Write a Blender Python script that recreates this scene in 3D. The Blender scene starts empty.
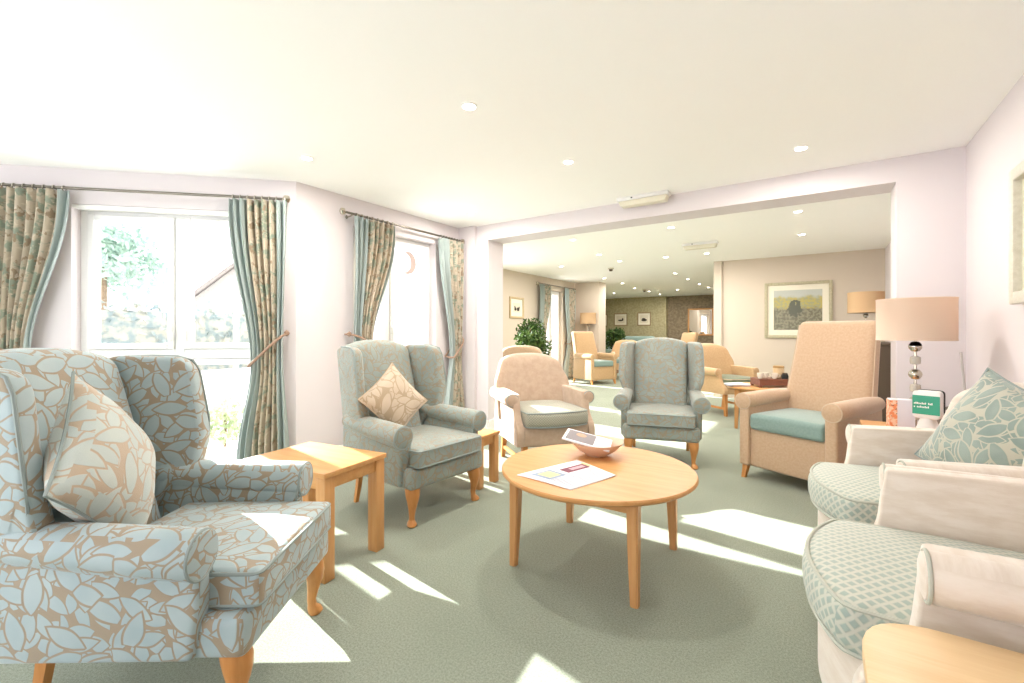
import bpy, bmesh, math, random
from mathutils import Vector, Matrix, Quaternion
random.seed(7)
PI = math.pi
S = bpy.context.scene
COL = S.collection

# ------------------------------------------------------------------ camera, world, sun, exposure
cam_d = bpy.data.cameras.new('camera')
cam = bpy.data.objects.new('camera', cam_d); COL.objects.link(cam)
cam.location = (0, 0, 1.15); cam.rotation_euler = (PI/2, 0, math.radians(34))
cam_d.sensor_width = 36; cam_d.lens = 36*455/1024; cam_d.shift_y = -9.5/1024
cam_d.clip_start = 0.05; cam_d.clip_end = 200
S.camera = cam

world = bpy.data.worlds.new('world'); S.world = world; world.use_nodes = True
wb = world.node_tree.nodes['Background']
wb.inputs[0].default_value = (0.93, 0.95, 1.0, 1); wb.inputs[1].default_value = 3.0

sun_d = bpy.data.lights.new('sun', 'SUN'); sun_d.energy = 17; sun_d.angle = math.radians(0.6)
sun_d.color = (1, 0.975, 0.94)
sun = bpy.data.objects.new('sun', sun_d); COL.objects.link(sun)
el, az = math.radians(25.3), math.radians(7.5)
sun.rotation_euler = Vector((math.cos(az)*math.cos(el), -math.sin(az)*math.cos(el), -math.sin(el))).to_track_quat('-Z', 'Y').to_euler()
sun.location = (-8, 4, 6)

S.view_settings.view_transform = 'Standard'; S.view_settings.look = 'None'
S.view_settings.gamma = 1; S.view_settings.use_curve_mapping = False
S.view_settings.exposure = 0.68
S.cycles.max_bounces = 12; S.cycles.diffuse_bounces = 8; S.cycles.transparent_max_bounces = 16
S.cycles.use_denoising = True; S.cycles.sample_clamp_indirect = 6
LAMP_W = 11.0        # watts of one recessed downlight

# ------------------------------------------------------------------ geometry helpers
def rot2(a): return Matrix.Rotation(a, 4, 'Z')
def face_angle(fx, fy): return math.atan2(fx, -fy)       # local -Y looks along (fx, fy)

def absorb(bm, t, M=None):
    if M is not None: t.transform(M)
    me = bpy.data.meshes.new('t'); t.to_mesh(me); t.free()
    bm.from_mesh(me); bpy.data.meshes.remove(me)

def add_box(bm, lo, hi, bevel=0.0, seg=2, M=None):
    t = bmesh.new()
    vs = [t.verts.new((x, y, z)) for x in (lo[0], hi[0]) for y in (lo[1], hi[1]) for z in (lo[2], hi[2])]
    for f in ((0,1,3,2),(4,6,7,5),(0,4,5,1),(2,3,7,6),(0,2,6,4),(1,5,7,3)): t.faces.new([vs[i] for i in f])
    bmesh.ops.recalc_face_normals(t, faces=t.faces)
    if bevel: bmesh.ops.bevel(t, geom=t.edges[:], offset=bevel, segments=seg, profile=0.5, affect='EDGES', clamp_overlap=True)
    absorb(bm, t, M)

def add_rbox(bm, c, h, r, n=8, warp=None, M=None):
    r = min(r, min(h)*0.999)
    def axis(L):
        a = [-L, -L + 0.25*r, -L + 0.6*r, -L + r]
        inner = [-L + r + (2*L - 2*r)*i/n for i in range(1, n)]
        return a + inner + [L - r, L - 0.6*r, L - 0.25*r, L]
    A = [axis(L) for L in h]; N = [len(a) - 1 for a in A]
    t = bmesh.new(); cache = {}
    def V(i, j, k):
        if (i, j, k) not in cache:
            p = Vector((A[0][i], A[1][j], A[2][k]))
            q = Vector([max(-(h[m] - r), min(h[m] - r, p[m])) for m in range(3)])
            d = p - q
            if d.length > 1e-9: p = q + d.normalized()*r
            if warp: p = Vector(warp(p.x, p.y, p.z))
            cache[(i, j, k)] = t.verts.new(p + Vector(c))
        return cache[(i, j, k)]
    X, Y, Z = N
    for i in range(X):
        for j in range(Y):
            t.faces.new((V(i,j,0), V(i,j+1,0), V(i+1,j+1,0), V(i+1,j,0)))
            t.faces.new((V(i,j,Z), V(i+1,j,Z), V(i+1,j+1,Z), V(i,j+1,Z)))
    for i in range(X):
        for k in range(Z):
            t.faces.new((V(i,0,k), V(i+1,0,k), V(i+1,0,k+1), V(i,0,k+1)))
            t.faces.new((V(i,Y,k), V(i,Y,k+1), V(i+1,Y,k+1), V(i+1,Y,k)))
    for j in range(Y):
        for k in range(Z):
            t.faces.new((V(0,j,k), V(0,j,k+1), V(0,j+1,k+1), V(0,j+1,k)))
            t.faces.new((V(X,j,k), V(X,j+1,k), V(X,j+1,k+1), V(X,j,k+1)))
    absorb(bm, t, M)

def round_poly(pts, radii, n=5):
    out = []
    m = len(pts)
    for i in range(m):
        p = Vector(pts[i]); r = radii[i] if isinstance(radii, (list, tuple)) else radii
        a, b = Vector(pts[i-1]), Vector(pts[(i+1) % m])
        if r <= 0: out.append(tuple(p)); continue
        da, db = (a - p), (b - p)
        ra = min(r, da.length*0.48, db.length*0.48)
        s, e = p + da.normalized()*ra, p + db.normalized()*ra
        for q in range(n + 1):
            u = q/n; out.append(tuple(s*(1-u)**2 + p*2*u*(1-u) + e*u*u))
    return out

def add_prism(bm, pts, c0, c1, axes='xzy', bevel=0.0, seg=3, M=None, warp=None):
    """polygon pts=(a,b) extruded along the third axis from c0 to c1; axes names which world axis a, b and c are"""
    ia, ib, ic = ['xyz'.index(ch) for ch in axes]
    def mk(a, b, c):
        v = [0, 0, 0]; v[ia] = a; v[ib] = b; v[ic] = c; return v
    t = bmesh.new()
    lo = [t.verts.new(mk(a, b, c0)) for a, b in pts]; hi = [t.verts.new(mk(a, b, c1)) for a, b in pts]
    n = len(pts)
    f0 = t.faces.new(lo); f1 = t.faces.new(hi)
    for i in range(n): t.faces.new((lo[i], lo[(i+1) % n], hi[(i+1) % n], hi[i]))
    bmesh.ops.recalc_face_normals(t, faces=t.faces)
    if bevel:
        es = list(f0.edges) + list(f1.edges)
        bmesh.ops.bevel(t, geom=es, offset=bevel, segments=seg, profile=0.5, affect='EDGES', clamp_overlap=True)
    if warp:
        for v in t.verts: v.co = Vector(warp(*v.co))
    absorb(bm, t, M)

def add_tube(bm, pts, r, seg=8, closed=False, M=None):
    pts = [Vector(p) for p in pts]; n = len(pts)
    rad = r if callable(r) else (lambda u: r)
    t = bmesh.new(); rings = []
    def tang(i):
        if closed: return (pts[(i+1) % n] - pts[i-1]).normalized()
        return (pts[min(i+1, n-1)] - pts[max(i-1, 0)]).normalized()
    T = tang(0); up = Vector((0, 0, 1)) if abs(T.z) < 0.9 else Vector((1, 0, 0))
    N = T.cross(up).normalized()
    for i in range(n):
        T2 = tang(i)
        q = T.rotation_difference(T2); N = (q @ N); N = (N - T2*N.dot(T2)).normalized(); T = T2
        Bn = T.cross(N); rr = rad(i/max(1, n-1))
        rings.append([t.verts.new(pts[i] + (N*math.cos(2*PI*k/seg) + Bn*math.sin(2*PI*k/seg))*rr) for k in range(seg)])
    for i in range(n if closed else n-1):
        a, b = rings[i], rings[(i+1) % n]
        for k in range(seg): t.faces.new((a[k], a[(k+1) % seg], b[(k+1) % seg], b[k]))
    if not closed:
        t.faces.new(rings[0][::-1]); t.faces.new(rings[-1])
    bmesh.ops.recalc_face_normals(t, faces=t.faces)
    absorb(bm, t, M)

def add_lathe(bm, prof, seg=24, M=None, center=(0, 0, 0)):
    t = bmesh.new(); rings = []
    for r, z in prof:
        if r < 1e-6: rings.append([t.verts.new((0, 0, z))])
        else: rings.append([t.verts.new((r*math.cos(2*PI*k/seg), r*math.sin(2*PI*k/seg), z)) for k in range(seg)])
    for a, b in zip(rings, rings[1:]):
        for k in range(seg):
            k2 = (k+1) % seg
            if len(a) == 1 and len(b) > 1: t.faces.new((a[0], b[k], b[k2]))
            elif len(b) == 1 and len(a) > 1: t.faces.new((a[k], a[k2], b[0]))
            elif len(a) > 1: t.faces.new((a[k], a[k2], b[k2], b[k]))
    if len(rings[0]) > 1: t.faces.new(rings[0][::-1])
    if len(rings[-1]) > 1: t.faces.new(rings[-1])
    bmesh.ops.recalc_face_normals(t, faces=t.faces)
    for v in t.verts: v.co += Vector(center)
    absorb(bm, t, M)

def add_rings(bm, rings, seg=12, M=None, power=2.0):
    """stack of horizontal (super)ellipse rings (cx, cy, z, rx, ry)"""
    t = bmesh.new(); rs = []
    for cx, cy, z, rx, ry in rings:
        row = []
        for k in range(seg):
            a = 2*PI*(k + 0.5)/seg; ca, sa = math.cos(a), math.sin(a)
            row.append(t.verts.new((cx + rx*math.copysign(abs(ca)**(2/power), ca), cy + ry*math.copysign(abs(sa)**(2/power), sa), z)))
        rs.append(row)
    for a, b in zip(rs, rs[1:]):
        for k in range(seg): t.faces.new((a[k], a[(k+1) % seg], b[(k+1) % seg], b[k]))
    t.faces.new(rs[0]); t.faces.new(rs[-1])
    bmesh.ops.recalc_face_normals(t, faces=t.faces)
    absorb(bm, t, M)

def box_uv(me):
    uv = me.uv_layers.new(name='UVMap').data
    for p in me.polygons:
        n = p.normal; ax = max(range(3), key=lambda i: abs(n[i]))
        for li in p.loop_indices:
            c = me.vertices[me.loops[li].vertex_index].co
            uv[li].uv = ((c.y, c.z), (c.x, c.z), (c.x, c.y))[ax]

def obj(name, bm, mat, parent=None, loc=None, rotz=0, smooth=True, angle=38, uv=True, mats=None):
    me = bpy.data.meshes.new(name); bm.to_mesh(me); bm.free()
    for m in (mats or [mat]): me.materials.append(m)
    if uv and not me.uv_layers: box_uv(me)
    if smooth:
        for p in me.polygons: p.use_smooth = True
        me.set_sharp_from_angle(angle=math.radians(angle))
    o = bpy.data.objects.new(name, me); COL.objects.link(o)
    if parent is not None: o.parent = parent
    if loc is not None: o.location = loc
    if rotz: o.rotation_euler = (0, 0, rotz)
    return o

def tag(o, label, cat, group=None, kind=None):
    o['label'] = label; o['category'] = cat
    if group: o['group'] = group
    if kind: o['kind'] = kind
    return o

def thing(name, label, cat, loc=(0, 0, 0), rotz=0, group=None):
    o = bpy.data.objects.new(name, None); COL.objects.link(o)
    o.location = loc; o.rotation_euler = (0, 0, rotz); o.empty_display_size = 0.1
    return tag(o, label, cat, group)

def struct(name, bm, mat, parent=None, smooth=False):
    o = obj(name, bm, mat, parent, smooth=smooth)
    if parent is None: o['kind'] = 'structure'
    return o

def kids(o): return [c for c in COL.objects if c.parent == o]
def dup(root, loc, rotz, label, group=None):
    r = root.copy(); COL.objects.link(r); r.location = loc; r.rotation_euler = (0, 0, rotz); r['label'] = label
    if group: r['group'] = group
    for ch in kids(root):
        c = ch.copy(); COL.objects.link(c); c.parent = r
        for g in kids(ch):
            d = g.copy(); COL.objects.link(d); d.parent = c
    return r

NB = bmesh.new

# ------------------------------------------------------------------ materials
def srgb(h):
    v = [int(h[i:i+2], 16)/255 for i in (0, 2, 4)]
    return tuple(((c/12.92) if c <= 0.04045 else ((c + 0.055)/1.055)**2.4) for c in v) + (1,)

class Mat:
    def __init__(s, name, rough=0.6, color='ffffff', spec=0.3, metal=0.0, sheen=0.0):
        s.m = bpy.data.materials.new(name); s.m.use_nodes = True
        s.t = s.m.node_tree; s.b = s.t.nodes['Principled BSDF']; s.out = s.t.nodes['Material Output']
        s.b.inputs['Base Color'].default_value = srgb(color) if isinstance(color, str) else color
        s.b.inputs['Roughness'].default_value = rough; s.b.inputs['Metallic'].default_value = metal
        s.b.inputs['Specular IOR Level'].default_value = spec
        if sheen: s.b.inputs['Sheen Weight'].default_value = sheen; s.b.inputs['Sheen Roughness'].default_value = 0.4
    def n(s, typ, **kw):
        nd = s.t.nodes.new(typ)
        for k, v in kw.items():
            if k in nd.bl_rna.properties and k not in nd.inputs: setattr(nd, k, v)
            else: nd.inputs[k].default_value = v
        return nd
    def l(s, a, b): s.t.links.new(a, b)
    def math(s, op, a, b=None, c=None, clamp=False):
        nd = s.t.nodes.new('ShaderNodeMath'); nd.operation = op; nd.use_clamp = clamp
        for i, v in enumerate((a, b, c)):
            if v is None: continue
            if isinstance(v, (int, float)): nd.inputs[i].default_value = v
            else: s.l(v, nd.inputs[i])
        return nd.outputs[0]
    def step(s, v, a, b):
        nd = s.t.nodes.new('ShaderNodeMapRange'); nd.interpolation_type = 'SMOOTHSTEP'
        s.l(v, nd.inputs[0]); nd.inputs[1].default_value = a; nd.inputs[2].default_value = b
        return nd.outputs[0]
    def mix(s, f, a, b):
        nd = s.t.nodes.new('ShaderNodeMix'); nd.data_type = 'RGBA'
        if isinstance(f, (int, float)): nd.inputs[0].default_value = f
        else: s.l(f, nd.inputs[0])
        for i, v in ((6, a), (7, b)):
            if isinstance(v, str): nd.inputs[i].default_value = srgb(v)
            elif isinstance(v, tuple): nd.inputs[i].default_value = v
            else: s.l(v, nd.inputs[i])
        return nd.outputs[2]
    def coord(s, kind='UV', scale=(1, 1, 1), rot=(0, 0, 0)):
        tc = s.n('ShaderNodeTexCoord'); mp = s.n('ShaderNodeMapping')
        mp.inputs['Scale'].default_value = scale; mp.inputs['Rotation'].default_value = rot
        s.l(tc.outputs[kind], mp.inputs[0]); return mp.outputs[0]
    def noise(s, vec, scale, detail=3, rough=0.5):
        nd = s.n('ShaderNodeTexNoise'); nd.inputs['Scale'].default_value = scale
        nd.inputs['Detail'].default_value = detail; nd.inputs['Roughness'].default_value = rough
        s.l(vec, nd.inputs['Vector']); return nd.outputs['Fac']
    def bump(s, h, strength=0.2, dist=0.01):
        nd = s.n('ShaderNodeBump'); nd.inputs['Strength'].default_value = strength; nd.inputs['Distance'].default_value = dist
        s.l(h, nd.inputs['Height']); s.l(nd.outputs[0], s.b.inputs['Normal'])
    def color(s, sock): s.l(sock, s.b.inputs['Base Color']); return s
    def translucent(s, f, col):
        tr = s.n('ShaderNodeBsdfTranslucent')
        if isinstance(col, str): tr.inputs[0].default_value = srgb(col)
        else: s.l(col, tr.inputs[0])
        mx = s.n('ShaderNodeMixShader'); mx.inputs[0].default_value = f
        s.l(s.b.outputs[0], mx.inputs[1]); s.l(tr.outputs[0], mx.inputs[2]); s.l(mx.outputs[0], s.out.inputs[0])

def plain(name, color, rough=0.6, **kw): return Mat(name, rough, color, **kw).m

def leaf_layer(M, uv, scale, L, W, off, gap=0.035, curve=0.0):
    mp = M.n('ShaderNodeMapping'); mp.inputs['Scale'].default_value = (scale,)*3; mp.inputs['Location'].default_value = off
    M.l(uv, mp.inputs[0])
    v = M.n('ShaderNodeTexVoronoi', voronoi_dimensions='2D', feature='F1'); v.inputs['Scale'].default_value = 1.0; v.inputs['Randomness'].default_value = 0.85
    e = M.n('ShaderNodeTexVoronoi', voronoi_dimensions='2D', feature='DISTANCE_TO_EDGE'); e.inputs['Scale'].default_value = 1.0; e.inputs['Randomness'].default_value = 0.85
    M.l(mp.outputs[0], v.inputs['Vector']); M.l(mp.outputs[0], e.inputs['Vector'])
    sub = M.n('ShaderNodeVectorMath', operation='SUBTRACT'); M.l(mp.outputs[0], sub.inputs[0]); M.l(v.outputs['Position'], sub.inputs[1])
    sc = M.n('ShaderNodeSeparateColor'); M.l(v.outputs['Color'], sc.inputs[0])
    ro = M.n('ShaderNodeVectorRotate', rotation_type='Z_AXIS'); M.l(sub.outputs[0], ro.inputs['Vector'])
    M.l(M.math('MULTIPLY', sc.outputs[0], 6.283), ro.inputs['Angle'])
    sx = M.n('ShaderNodeSeparateXYZ'); M.l(ro.outputs[0], sx.inputs[0])
    x = M.math('DIVIDE', sx.outputs[0], L); x2 = M.math('MULTIPLY', x, x)
    lim = M.math('MULTIPLY', M.math('SUBTRACT', 1.0, x2), W)
    d = M.math('SUBTRACT', lim, M.math('ABSOLUTE', sx.outputs[1]))
    a = M.step(d, 0.0, 0.03)
    b = M.step(e.outputs['Distance'], gap, gap + 0.03)
    return M.math('MULTIPLY', a, b), M.math('SUBTRACT', 1.0, M.step(d, -0.06, -0.04))

def leaf_fabric(name, leaf, leaf2, ground, scale=13.0, rough=0.55, sheen=0.35):
    M = Mat(name, rough, spec=0.25, sheen=sheen)
    uv = M.coord('UV')
    dis = M.n('ShaderNodeTexNoise'); dis.inputs['Scale'].default_value = 9; M.l(uv, dis.inputs['Vector'])
    w = M.n('ShaderNodeVectorMath', operation='MULTIPLY_ADD'); M.l(dis.outputs['Color'], w.inputs[0]); w.inputs[1].default_value = (0.02, 0.02, 0); M.l(uv, w.inputs[2])
    uvd = w.outputs[0]
    a, fa = leaf_layer(M, uvd, scale*0.74, 0.60, 0.235, (0, 0, 0), 0.012)
    b, fb = leaf_layer(M, uvd, scale*0.86, 0.60, 0.23, (3.3, 1.7, 0), 0.012)
    c3, fc = leaf_layer(M, uvd, scale*1.0, 0.62, 0.25, (7.1, 5.2, 0), 0.015)
    c4, fd = leaf_layer(M, uvd, scale*1.3, 0.66, 0.30, (1.1, 9.2, 0), 0.02)
    free = fa; m = a
    for lay, fr in ((b, fb), (c3, fc), (c4, fd)):
        m = M.math('MAXIMUM', m, M.math('MULTIPLY', lay, free)); free = M.math('MULTIPLY', free, fr)
    n1 = M.noise(uv, 7, 3)
    lc = M.mix(M.step(n1, 0.35, 0.65), leaf, leaf2)
    c = M.mix(m, ground, lc)
    M.color(c)
    wv = M.noise(M.coord('UV', (60, 600, 60)), 3, 2)
    hs = M.math('ADD', M.math('MULTIPLY', m, 0.6), M.math('MULTIPLY', wv, 0.4))
    M.bump(hs, 0.35, 0.004)
    return M.m

def velvet(name, c1, c2, scale=14, rough=0.7, sheen=0.5, streak=(1, 1, 1)):
    M = Mat(name, rough, spec=0.2, sheen=sheen)
    uv = M.coord('UV', streak)
    n = M.noise(uv, scale, 5, 0.65)
    M.color(M.mix(M.step(n, 0.3, 0.7), c1, c2))
    M.bump(M.noise(M.coord('UV'), 400, 2), 0.15, 0.003)
    return M.m

def diamond_fabric(name, teal, pale, scale=46):
    M = Mat(name, 0.6, spec=0.25, sheen=0.3)
    uv = M.coord('UV', (scale, scale, scale), (0, 0, PI/4))
    v = M.n('ShaderNodeTexVoronoi', voronoi_dimensions='2D', feature='F1', distance='CHEBYCHEV')
    v.inputs['Scale'].default_value = 1; v.inputs['Randomness'].default_value = 0.0
    M.l(uv, v.inputs['Vector'])
    d = M.step(v.outputs['Distance'], 0.24, 0.42)
    M.color(M.mix(d, teal, pale)); M.bump(M.math('SUBTRACT', 1.0, d), 0.3, 0.003)
    return M.m

def wood(name, c1, c2, scale=2.2, rough=0.38, stretch=(1, 14, 14)):
    M = Mat(name, rough, spec=0.35)
    co = M.coord('Object', stretch)
    n = M.noise(co, scale, 4, 0.6)
    n2 = M.noise(M.coord('Object', tuple(3*s for s in stretch)), scale*2, 2)
    f = M.math('ADD', M.math('MULTIPLY', n, 0.75), M.math('MULTIPLY', n2, 0.25))
    M.color(M.mix(M.step(f, 0.3, 0.7), c1, c2))
    return M.m

def paint(name, col, rough=0.85):
    M = Mat(name, rough, col, spec=0.15)
    M.bump(M.noise(M.coord('Object'), 160, 2), 0.05, 0.002)
    return M.m

m_wall = paint('wall_paint', 'dad3d6'); m_ceil = paint('ceiling_paint', 'fcfcfb'); m_white = paint('gloss_white', 'f1f0ee', 0.4)
m_farwall = paint('wall_paint_warm_lit', 'd0c4b6')  # far room walls: the warm light on them is put into the colour
m_upvc = plain('white_window_plastic', 'e6e6e6', 0.3)
m_metal = plain('brushed_steel', 'b9b4a8', 0.25, metal=1.0)
m_chrome = plain('polished_chrome', 'cfc8bc', 0.12, metal=1.0)
m_pewter = plain('dark_pewter', '7d776e', 0.3, metal=1.0)
m_oak = wood('oak_veneer', 'c58d55', 'cf9c66')
m_oak_v = wood('oak_veneer_upright', 'c28b55', 'cd9b67', stretch=(14, 14, 1))
m_beech = wood('golden_beech', 'c08249', 'cf9459', stretch=(12, 12, 1))
m_pale = wood('pale_ash_veneer', 'dcb98a', 'e6c79c')
m_dark = plain('dark_brown_wood', '55473b', 0.5); m_black = plain('black_plastic', '26282a', 0.5)
m_red = wood('mahogany_wood', '6e4433', '825443')
m_damask = leaf_fabric('leaf_damask_window_lit', 'a0b1b6', 'abb9bc', '9f8f7b')  # leaf fabric with the window light on it put into the colour
m_damask_g = leaf_fabric('leaf_damask_dimmer_lit', '8b9692', '969f9a', '988e7e', scale=15)  # same leaf fabric, its dimmer lighting put into the colour
m_damask_back = m_damask_g
m_cush_blue = leaf_fabric('pale_blue_leaf_cushion_fabric', 'b9c3c1', 'c2c9c4', 'bca893', scale=12, sheen=0.5)
m_cush_teal = leaf_fabric('teal_leaf_cushion_fabric', '7c8c86', '8d9b94', 'b0ad9e', scale=14, sheen=0.5)
m_cush_tan = leaf_fabric('gold_damask_cushion_fabric', 'bfac97', 'c6b5a1', 'ab977e', scale=11, sheen=0.5)
m_pipe = plain('grey_green_piping', '939d9b', 0.7)
m_pipe_q = plain('pale_sage_piping', 'b9bbb0', 0.7)
m_pipe_b = plain('beige_piping', 'c9b49c', 0.7)
m_velvet = velvet('pink_beige_velvet', 'b39b87', 'c0a996')
m_velvet_q = velvet('pale_crushed_velvet', 'd3c4b6', 'e0d5cb', scale=7, streak=(1.0, 4, 1))
m_tan = velvet('tan_velvet', 'bd9b74', 'c6a680', scale=40)
m_cream = velvet('beige_upholstery', 'bd9f83', 'c6aa90', scale=60)
m_teal_seat = velvet('teal_chenille', '7d948f', '889d98', scale=60)
m_diamond = diamond_fabric('teal_diamond_weave', '9daaa2', 'c1c1b5', 42)
m_diamond_s = diamond_fabric('sage_check_weave', '8c9185', 'aba697', scale=70)
m_carpet_far = None

def carpet():
    M = Mat('green_carpet', 0.95, spec=0.05, sheen=0.2)
    o = M.coord('Object')
    n = M.noise(o, 1.6, 3); f = M.noise(o, 420, 3, 0.7); g = M.noise(o, 130, 3, 0.6)
    base = M.mix(M.step(n, 0.35, 0.65), 'a6ae9e', 'b0b7a7')
    M.color(M.mix(M.step(M.math('ADD', M.math('MULTIPLY', f, 0.6), M.math('MULTIPLY', g, 0.4)), 0.36, 0.64), '818979', base))
    M.bump(f, 0.6, 0.01); return M.m
m_carpet = carpet()

def curtain_print():
    M = Mat('floral_curtain_print', 0.8, spec=0.1)
    uv = M.coord('UV')
    a = M.noise(uv, 9, 4, 0.6); b = M.noise(M.coord('UV', (1.3, 1, 1), (0, 0, 0.7)), 14, 4, 0.6)
    c = M.mix(M.step(a, 0.50, 0.58), 'c4b8a6', '959e8f')
    c = M.mix(M.step(b, 0.55, 0.62), c, '9d8b77')
    c = M.mix(M.step(M.noise(uv, 24, 3), 0.60, 0.68), c, 'd3c8b6')
    M.color(c); M.translucent(0.16, c); return M.m
m_curtain = curtain_print()
def curtain_teal():
    M = Mat('teal_curtain_cotton', 0.8, 'a7b2b0', spec=0.1); M.translucent(0.14, 'b0bcba'); return M.m
m_teal = curtain_teal()
m_rope = velvet('brown_rope', '8d7160', 'a58a76', scale=200)

def glass(name, tint=(0.97, 0.985, 0.98, 1)):
    m = bpy.data.materials.new(name); m.use_nodes = True; t = m.node_tree
    t.nodes.remove(t.nodes['Principled BSDF'])
    tr = t.nodes.new('ShaderNodeBsdfTransparent'); tr.inputs[0].default_value = tint
    gl = t.nodes.new('ShaderNodeBsdfGlossy'); gl.inputs['Roughness'].default_value = 0.02
    fr = t.nodes.new('ShaderNodeFresnel'); fr.inputs[0].default_value = 1.3
    mx = t.nodes.new('ShaderNodeMixShader')
    ge = t.nodes.new('ShaderNodeNewGeometry'); iv = t.nodes.new('ShaderNodeMath'); iv.operation = 'SUBTRACT'; iv.inputs[0].default_value = 1
    ml = t.nodes.new('ShaderNodeMath'); ml.operation = 'MULTIPLY'
    t.links.new(ge.outputs['Backfacing'], iv.inputs[1]); t.links.new(fr.outputs[0], ml.inputs[0]); t.links.new(iv.outputs[0], ml.inputs[1])
    t.links.new(ml.outputs[0], mx.inputs[0]); t.links.new(tr.outputs[0], mx.inputs[1]); t.links.new(gl.outputs[0], mx.inputs[2])
    t.links.new(mx.outputs[0], t.nodes['Material Output'].inputs[0]); return m
m_glass = glass('window_glass')

def emit(name, col, strength):
    m = bpy.data.materials.new(name); m.use_nodes = True
    b = m.node_tree.nodes['Principled BSDF']; b.inputs['Base Color'].default_value = srgb('ffffff')
    b.inputs['Emission Color'].default_value = srgb(col); b.inputs['Emission Strength'].default_value = strength; return m
m_bulb = emit('downlight_bulb_glow', 'fff6e6', 14.0)

def wallpaper(name, a, b_):
    M = Mat(name, 0.7, spec=0.2)
    o = M.coord('Object')
    n = M.noise(o, 16, 4, 0.6); M.color(M.mix(M.step(n, 0.4, 0.6), a, b_)); return M.m
m_paper = wallpaper('green_wallpaper', 'a59d7c', 'b5ad8c'); m_paper_d = wallpaper('brown_wallpaper', '7d705d', '91836d')

# ------------------------------------------------------------------ room shell
CE = 2.4
class Frame2:
    """a wall's own axes: s along the wall, d into the room, z up"""
    def __init__(f, O, d, n): f.O, f.d, f.n = Vector(O), Vector(d).normalized(), Vector(n).normalized()
    def p(f, s, d, z): q = f.O + f.d*s + f.n*d; return Vector((q.x, q.y, z))
    def M(f): 
        return Matrix(((f.d.x, f.n.x, 0, f.O.x), (f.d.y, f.n.y, 0, f.O.y), (0, 0, 1, 0), (0, 0, 0, 1)))
def wbox(bm, F, s0, s1, d0, d1, z0, z1, bevel=0.0):
    t = NB(); add_box(t, (s0, d0, z0), (s1, d1, z1), bevel); t.transform(F.M())
    bmesh.ops.recalc_face_normals(t, faces=t.faces); absorb(bm, t)
R2 = 0.70710678
F_bay = Frame2((-3.6, 2.13), (-R2, -R2), (R2, -R2))
F_left = Frame2((-3.6, 2.13), (0, 1), (1, 0))
F_part = Frame2((-3.6, 4.24), (1, 0), (0, -1))
F_right = Frame2((0.82, -2.2), (0, 1), (-1, 0))
F_front = Frame2((-5.44, 0.29), (0, -1), (1, 0))
F_far = Frame2((-5.18, 4.24), (0, 1), (1, 0))

def poly_slab(bm, pts, z0, z1): add_prism(bm, pts, z0, z1, 'xyz')
near = [(-5.44, -2.2), (0.82, -2.2), (0.82, 4.3), (-3.6, 4.3), (-3.6, 2.13), (-5.44, 0.29)]
far = [(-5.18, 4.3), (0.82, 4.3), (0.82, 8.75), (-1.5, 8.75), (-1.5, 16.6), (-7.45, 16.6), (-5.18, 11.0)]
bm = NB(); poly_slab(bm, near, -0.12, 0); poly_slab(bm, far, -0.12, 0); struct('floor', bm, m_carpet)
bm = NB(); poly_slab(bm, near, CE, CE + 0.15); poly_slab(bm, far, CE, CE + 0.15); struct('ceiling', bm, m_ceil)

TH = 0.26
def wall_with_hole(name, F, L, holes, mat, s_start=0.0, th=TH):
    bm = NB(); s = s_start
    for a, b, z0, z1 in holes:
        wbox(bm, F, s, a, -th, 0, 0, CE)
        if z0 > 0: wbox(bm, F, a, b, -th, 0, 0, z0)
        wbox(bm, F, a, b, -th, 0, z1, CE); s = b
    wbox(bm, F, s, L, -th, 0, 0, CE)
    return struct(name, bm, mat)
W1 = (0.22, 1.60, 0.08, 2.13); W2 = (0.56, 1.66, 0.04, 2.15)
wall_with_hole('wall_bay', F_bay, 2.602, [W1], m_wall)
wall_with_hole('wall_left', F_left, 2.11, [W2], m_wall)
wall_with_hole('wall_front', F_front, 2.5, [(0.35, 2.2, 0.08, 2.13)], m_wall)  # out of view; opening added so more sky light gets in
bm = NB(); wbox(bm, F_right, 0, 10.95, -0.2, 0, 0, CE); struct('wall_right', bm, m_wall)
wall_with_hole('wall_rear', Frame2((-5.44, -2.2), (1, 0), (0, 1)), 6.26, [(1.2, 4.6, 0.08, 2.13)], m_wall)  # unseen wall; wide unglazed opening added to let sky light in as fill
# partition with the wide opening
bm = NB()
wbox(bm, F_part, -1.8, 0.404, -0.30, 0, 0, CE)
wbox(bm, F_part, 0.404, 4.059, -0.30, 0, 2.225, CE)
wbox(bm, F_part, 4.059, 4.42, -0.30, 0, 0, CE)
wbox(bm, F_part, 0.0, 0.24, 0, 0.05, 0, CE)
struct('wall_partition', bm, m_wall)
wall_with_hole('wall_far_left', F_far, 6.3, [(0.85, 2.7, 0.03, 2.13), (4.75, 5.65, 0.03, 2.13)], m_farwall, s_start=0.3)
bm = NB(); add_box(bm, (-5.35, 10.56, 0), (-4.53, 11.0, CE)); struct('wall_far_nib', bm, m_farwall)
bm = NB(); add_box(bm, (-1.42, 8.75, 0), (0.82, 8.95, CE)); add_box(bm, (-1.55, 8.70, 0), (-1.42, 8.95, CE)); struct('wall_far_right', bm, m_farwall)
bm = NB(); add_box(bm, (-1.5, 8.95, 0), (-1.3, 16.6, CE)); struct('wall_far_side', bm, m_paper_d)
bm = NB(); add_box(bm, (-7.4, 16.2, 0), (-4.42, 16.6, CE)); struct('wall_far_green', bm, m_paper)
bm = NB(); add_box(bm, (-4.42, 16.35, 0), (-1.5, 16.6, CE)); struct('wall_far_brown', bm, m_paper_d)
bm = NB(); poly_slab(bm, [(-5.1, 11.0), (-5.3, 11.0), (-7.65, 16.6), (-7.4, 16.6)], 0, CE); struct('wall_far_end', bm, m_paper)

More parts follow.
